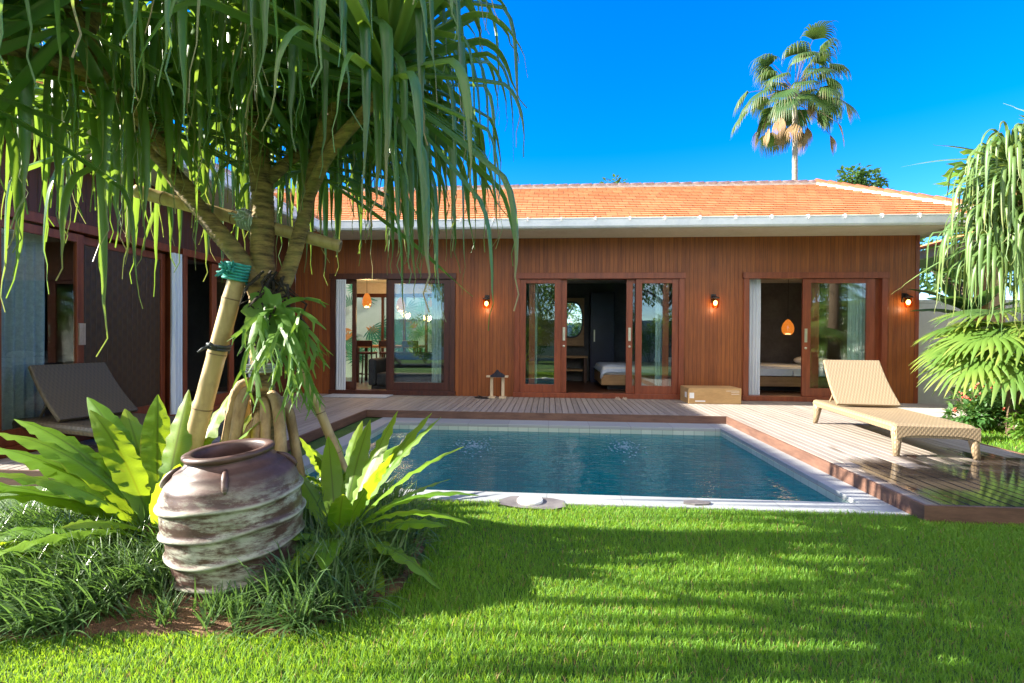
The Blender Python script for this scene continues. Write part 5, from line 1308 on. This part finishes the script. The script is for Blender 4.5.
tree('round treetop just showing above the middle of the roof ridge', (2.05, 17.5), 6.35, 1.0, 1500, .2, M['tree'], seed=2)
tree('small bushy treetop showing above the hip of the roof', (10.1, 17.8), 6.75, 1.0, 1500, .2, M['tree'], seed=3)
tree('slender tree with yellow green leaves behind the pale screw pine', (6.75, 7.35), 4.15, .85, 900, .26, M['shrub_lt'], seed=21)
tree('leafy tree behind the pavilion and white wall', (10.5, 13.5), 4.0, 1.6, 2200, .22, M['tree'], seed=4)
tree('leafy tree behind the wall at the far right', (13.5, 10.5), 4.2, 1.8, 2200, .22, M['tree'], seed=5)

# ------------------------------------------------------------------ the rest of the garden, behind the photographer and beyond the wing
bw = thing('back_garden_wall', 'white wall at the end of the garden opposite the villa', 'wall', (0, -8, 0))
b = MB(); b.box(-14, 9.6, -8.2, -8.0, -.02, 2.2); b.build('wall', M['white'], bw); b = MB(); b.box(-14, 9.6, -8.23, -7.97, 2.202, 2.27); b.build('wall_cap', M['white'], bw)
def fan_clump(label, x, y, h, nleaf, r_):
    global pb
    o = thing('fan_palm', label, 'palm', (x, y, 0)); b = MB(); pb = MB()
    for k in range(nleaf):
        az = k*2.39996; el = R(75-80*(k/(nleaf-1))); fan_leaf(b, Vector((x, y, h)), az, el, r_*1.1, r_, 21, R(110), droop=1.3)
    b.build('crown', M['fan'], o, smooth=True); pb.build('leaf_stalk', M['shrub_lt'], o, smooth=True); b = MB(); wob_tube(b, [(x, y, -.02), (x, y, h*.5), (x, y, h+.05)], [.1, .085, .07]); b.build('trunk', M['trunk_br'], o, smooth=True)
fan_clump('fan palm by the side wall opposite the lounger, nearer the villa', 8.2, 4.9, 1.4, 18, .95)
fan_clump('fan palm by the side wall opposite the lounger, nearer the photographer', 8.6, 3.0, 2.2, 18, 1.0)
fan_clump('fan palm in the near right corner of the garden', 8.4, -1.2, 1.8, 16, .9)
fan_clump('taller fan palm opposite the right bedroom', 7.4, -3.4, 2.4, 18, .95)
fan_clump('fan palm by the end wall opposite the middle door', 3.4, -6.2, 2.0, 16, .9)
fan_clump('fan palm by the end wall near the middle of the garden', -1.2, -6.6, 1.7, 16, .8)
tree('spreading garden tree by the end wall on the right', (6.0, -6.8), 5.5, 2.2, 2600, .24, M['tree'], seed=11)
tree('spreading garden tree by the end wall in the middle', (1.0, -7.2), 5.0, 2.0, 2400, .24, M['tree'], seed=12)
tree('spreading garden tree by the end wall on the left', (-5.0, -6.9), 5.2, 2.1, 2400, .24, M['tree'], seed=13)
tree('garden tree near the side wall behind the lounger deck', (9.0, 1.5), 4.6, 1.5, 2200, .2, M['tree'], seed=14)

for k, (x, y, wd_, h_) in enumerate(((-6.2, -4.6, 1.4, 2.4), (-3.4, -5.0, 1.5, 2.9), (-.6, -5.0, 1.4, 3.0), (2.0, -4.8, 1.5, 3.3), (4.8, -4.9, 1.4, 2.6), (7.2, -5.2, 1.4, 3.5))):
    shrub(['wide garden shrub near the end wall at the far left corner', 'wide garden shrub near the end wall left of the low fan palm', 'wide garden shrub in front of the low fan palm by the end wall', 'tall wide shrub near the end wall opposite the middle door', 'wide garden shrub near the end wall right of the middle door axis', 'tallest wide shrub near the end wall at the right corner'][k], (x, y, h_*.5), (wd_, .7, h_*.55), 2600, .18, M['shrub'] if k % 2 else M['shrub_lt'])
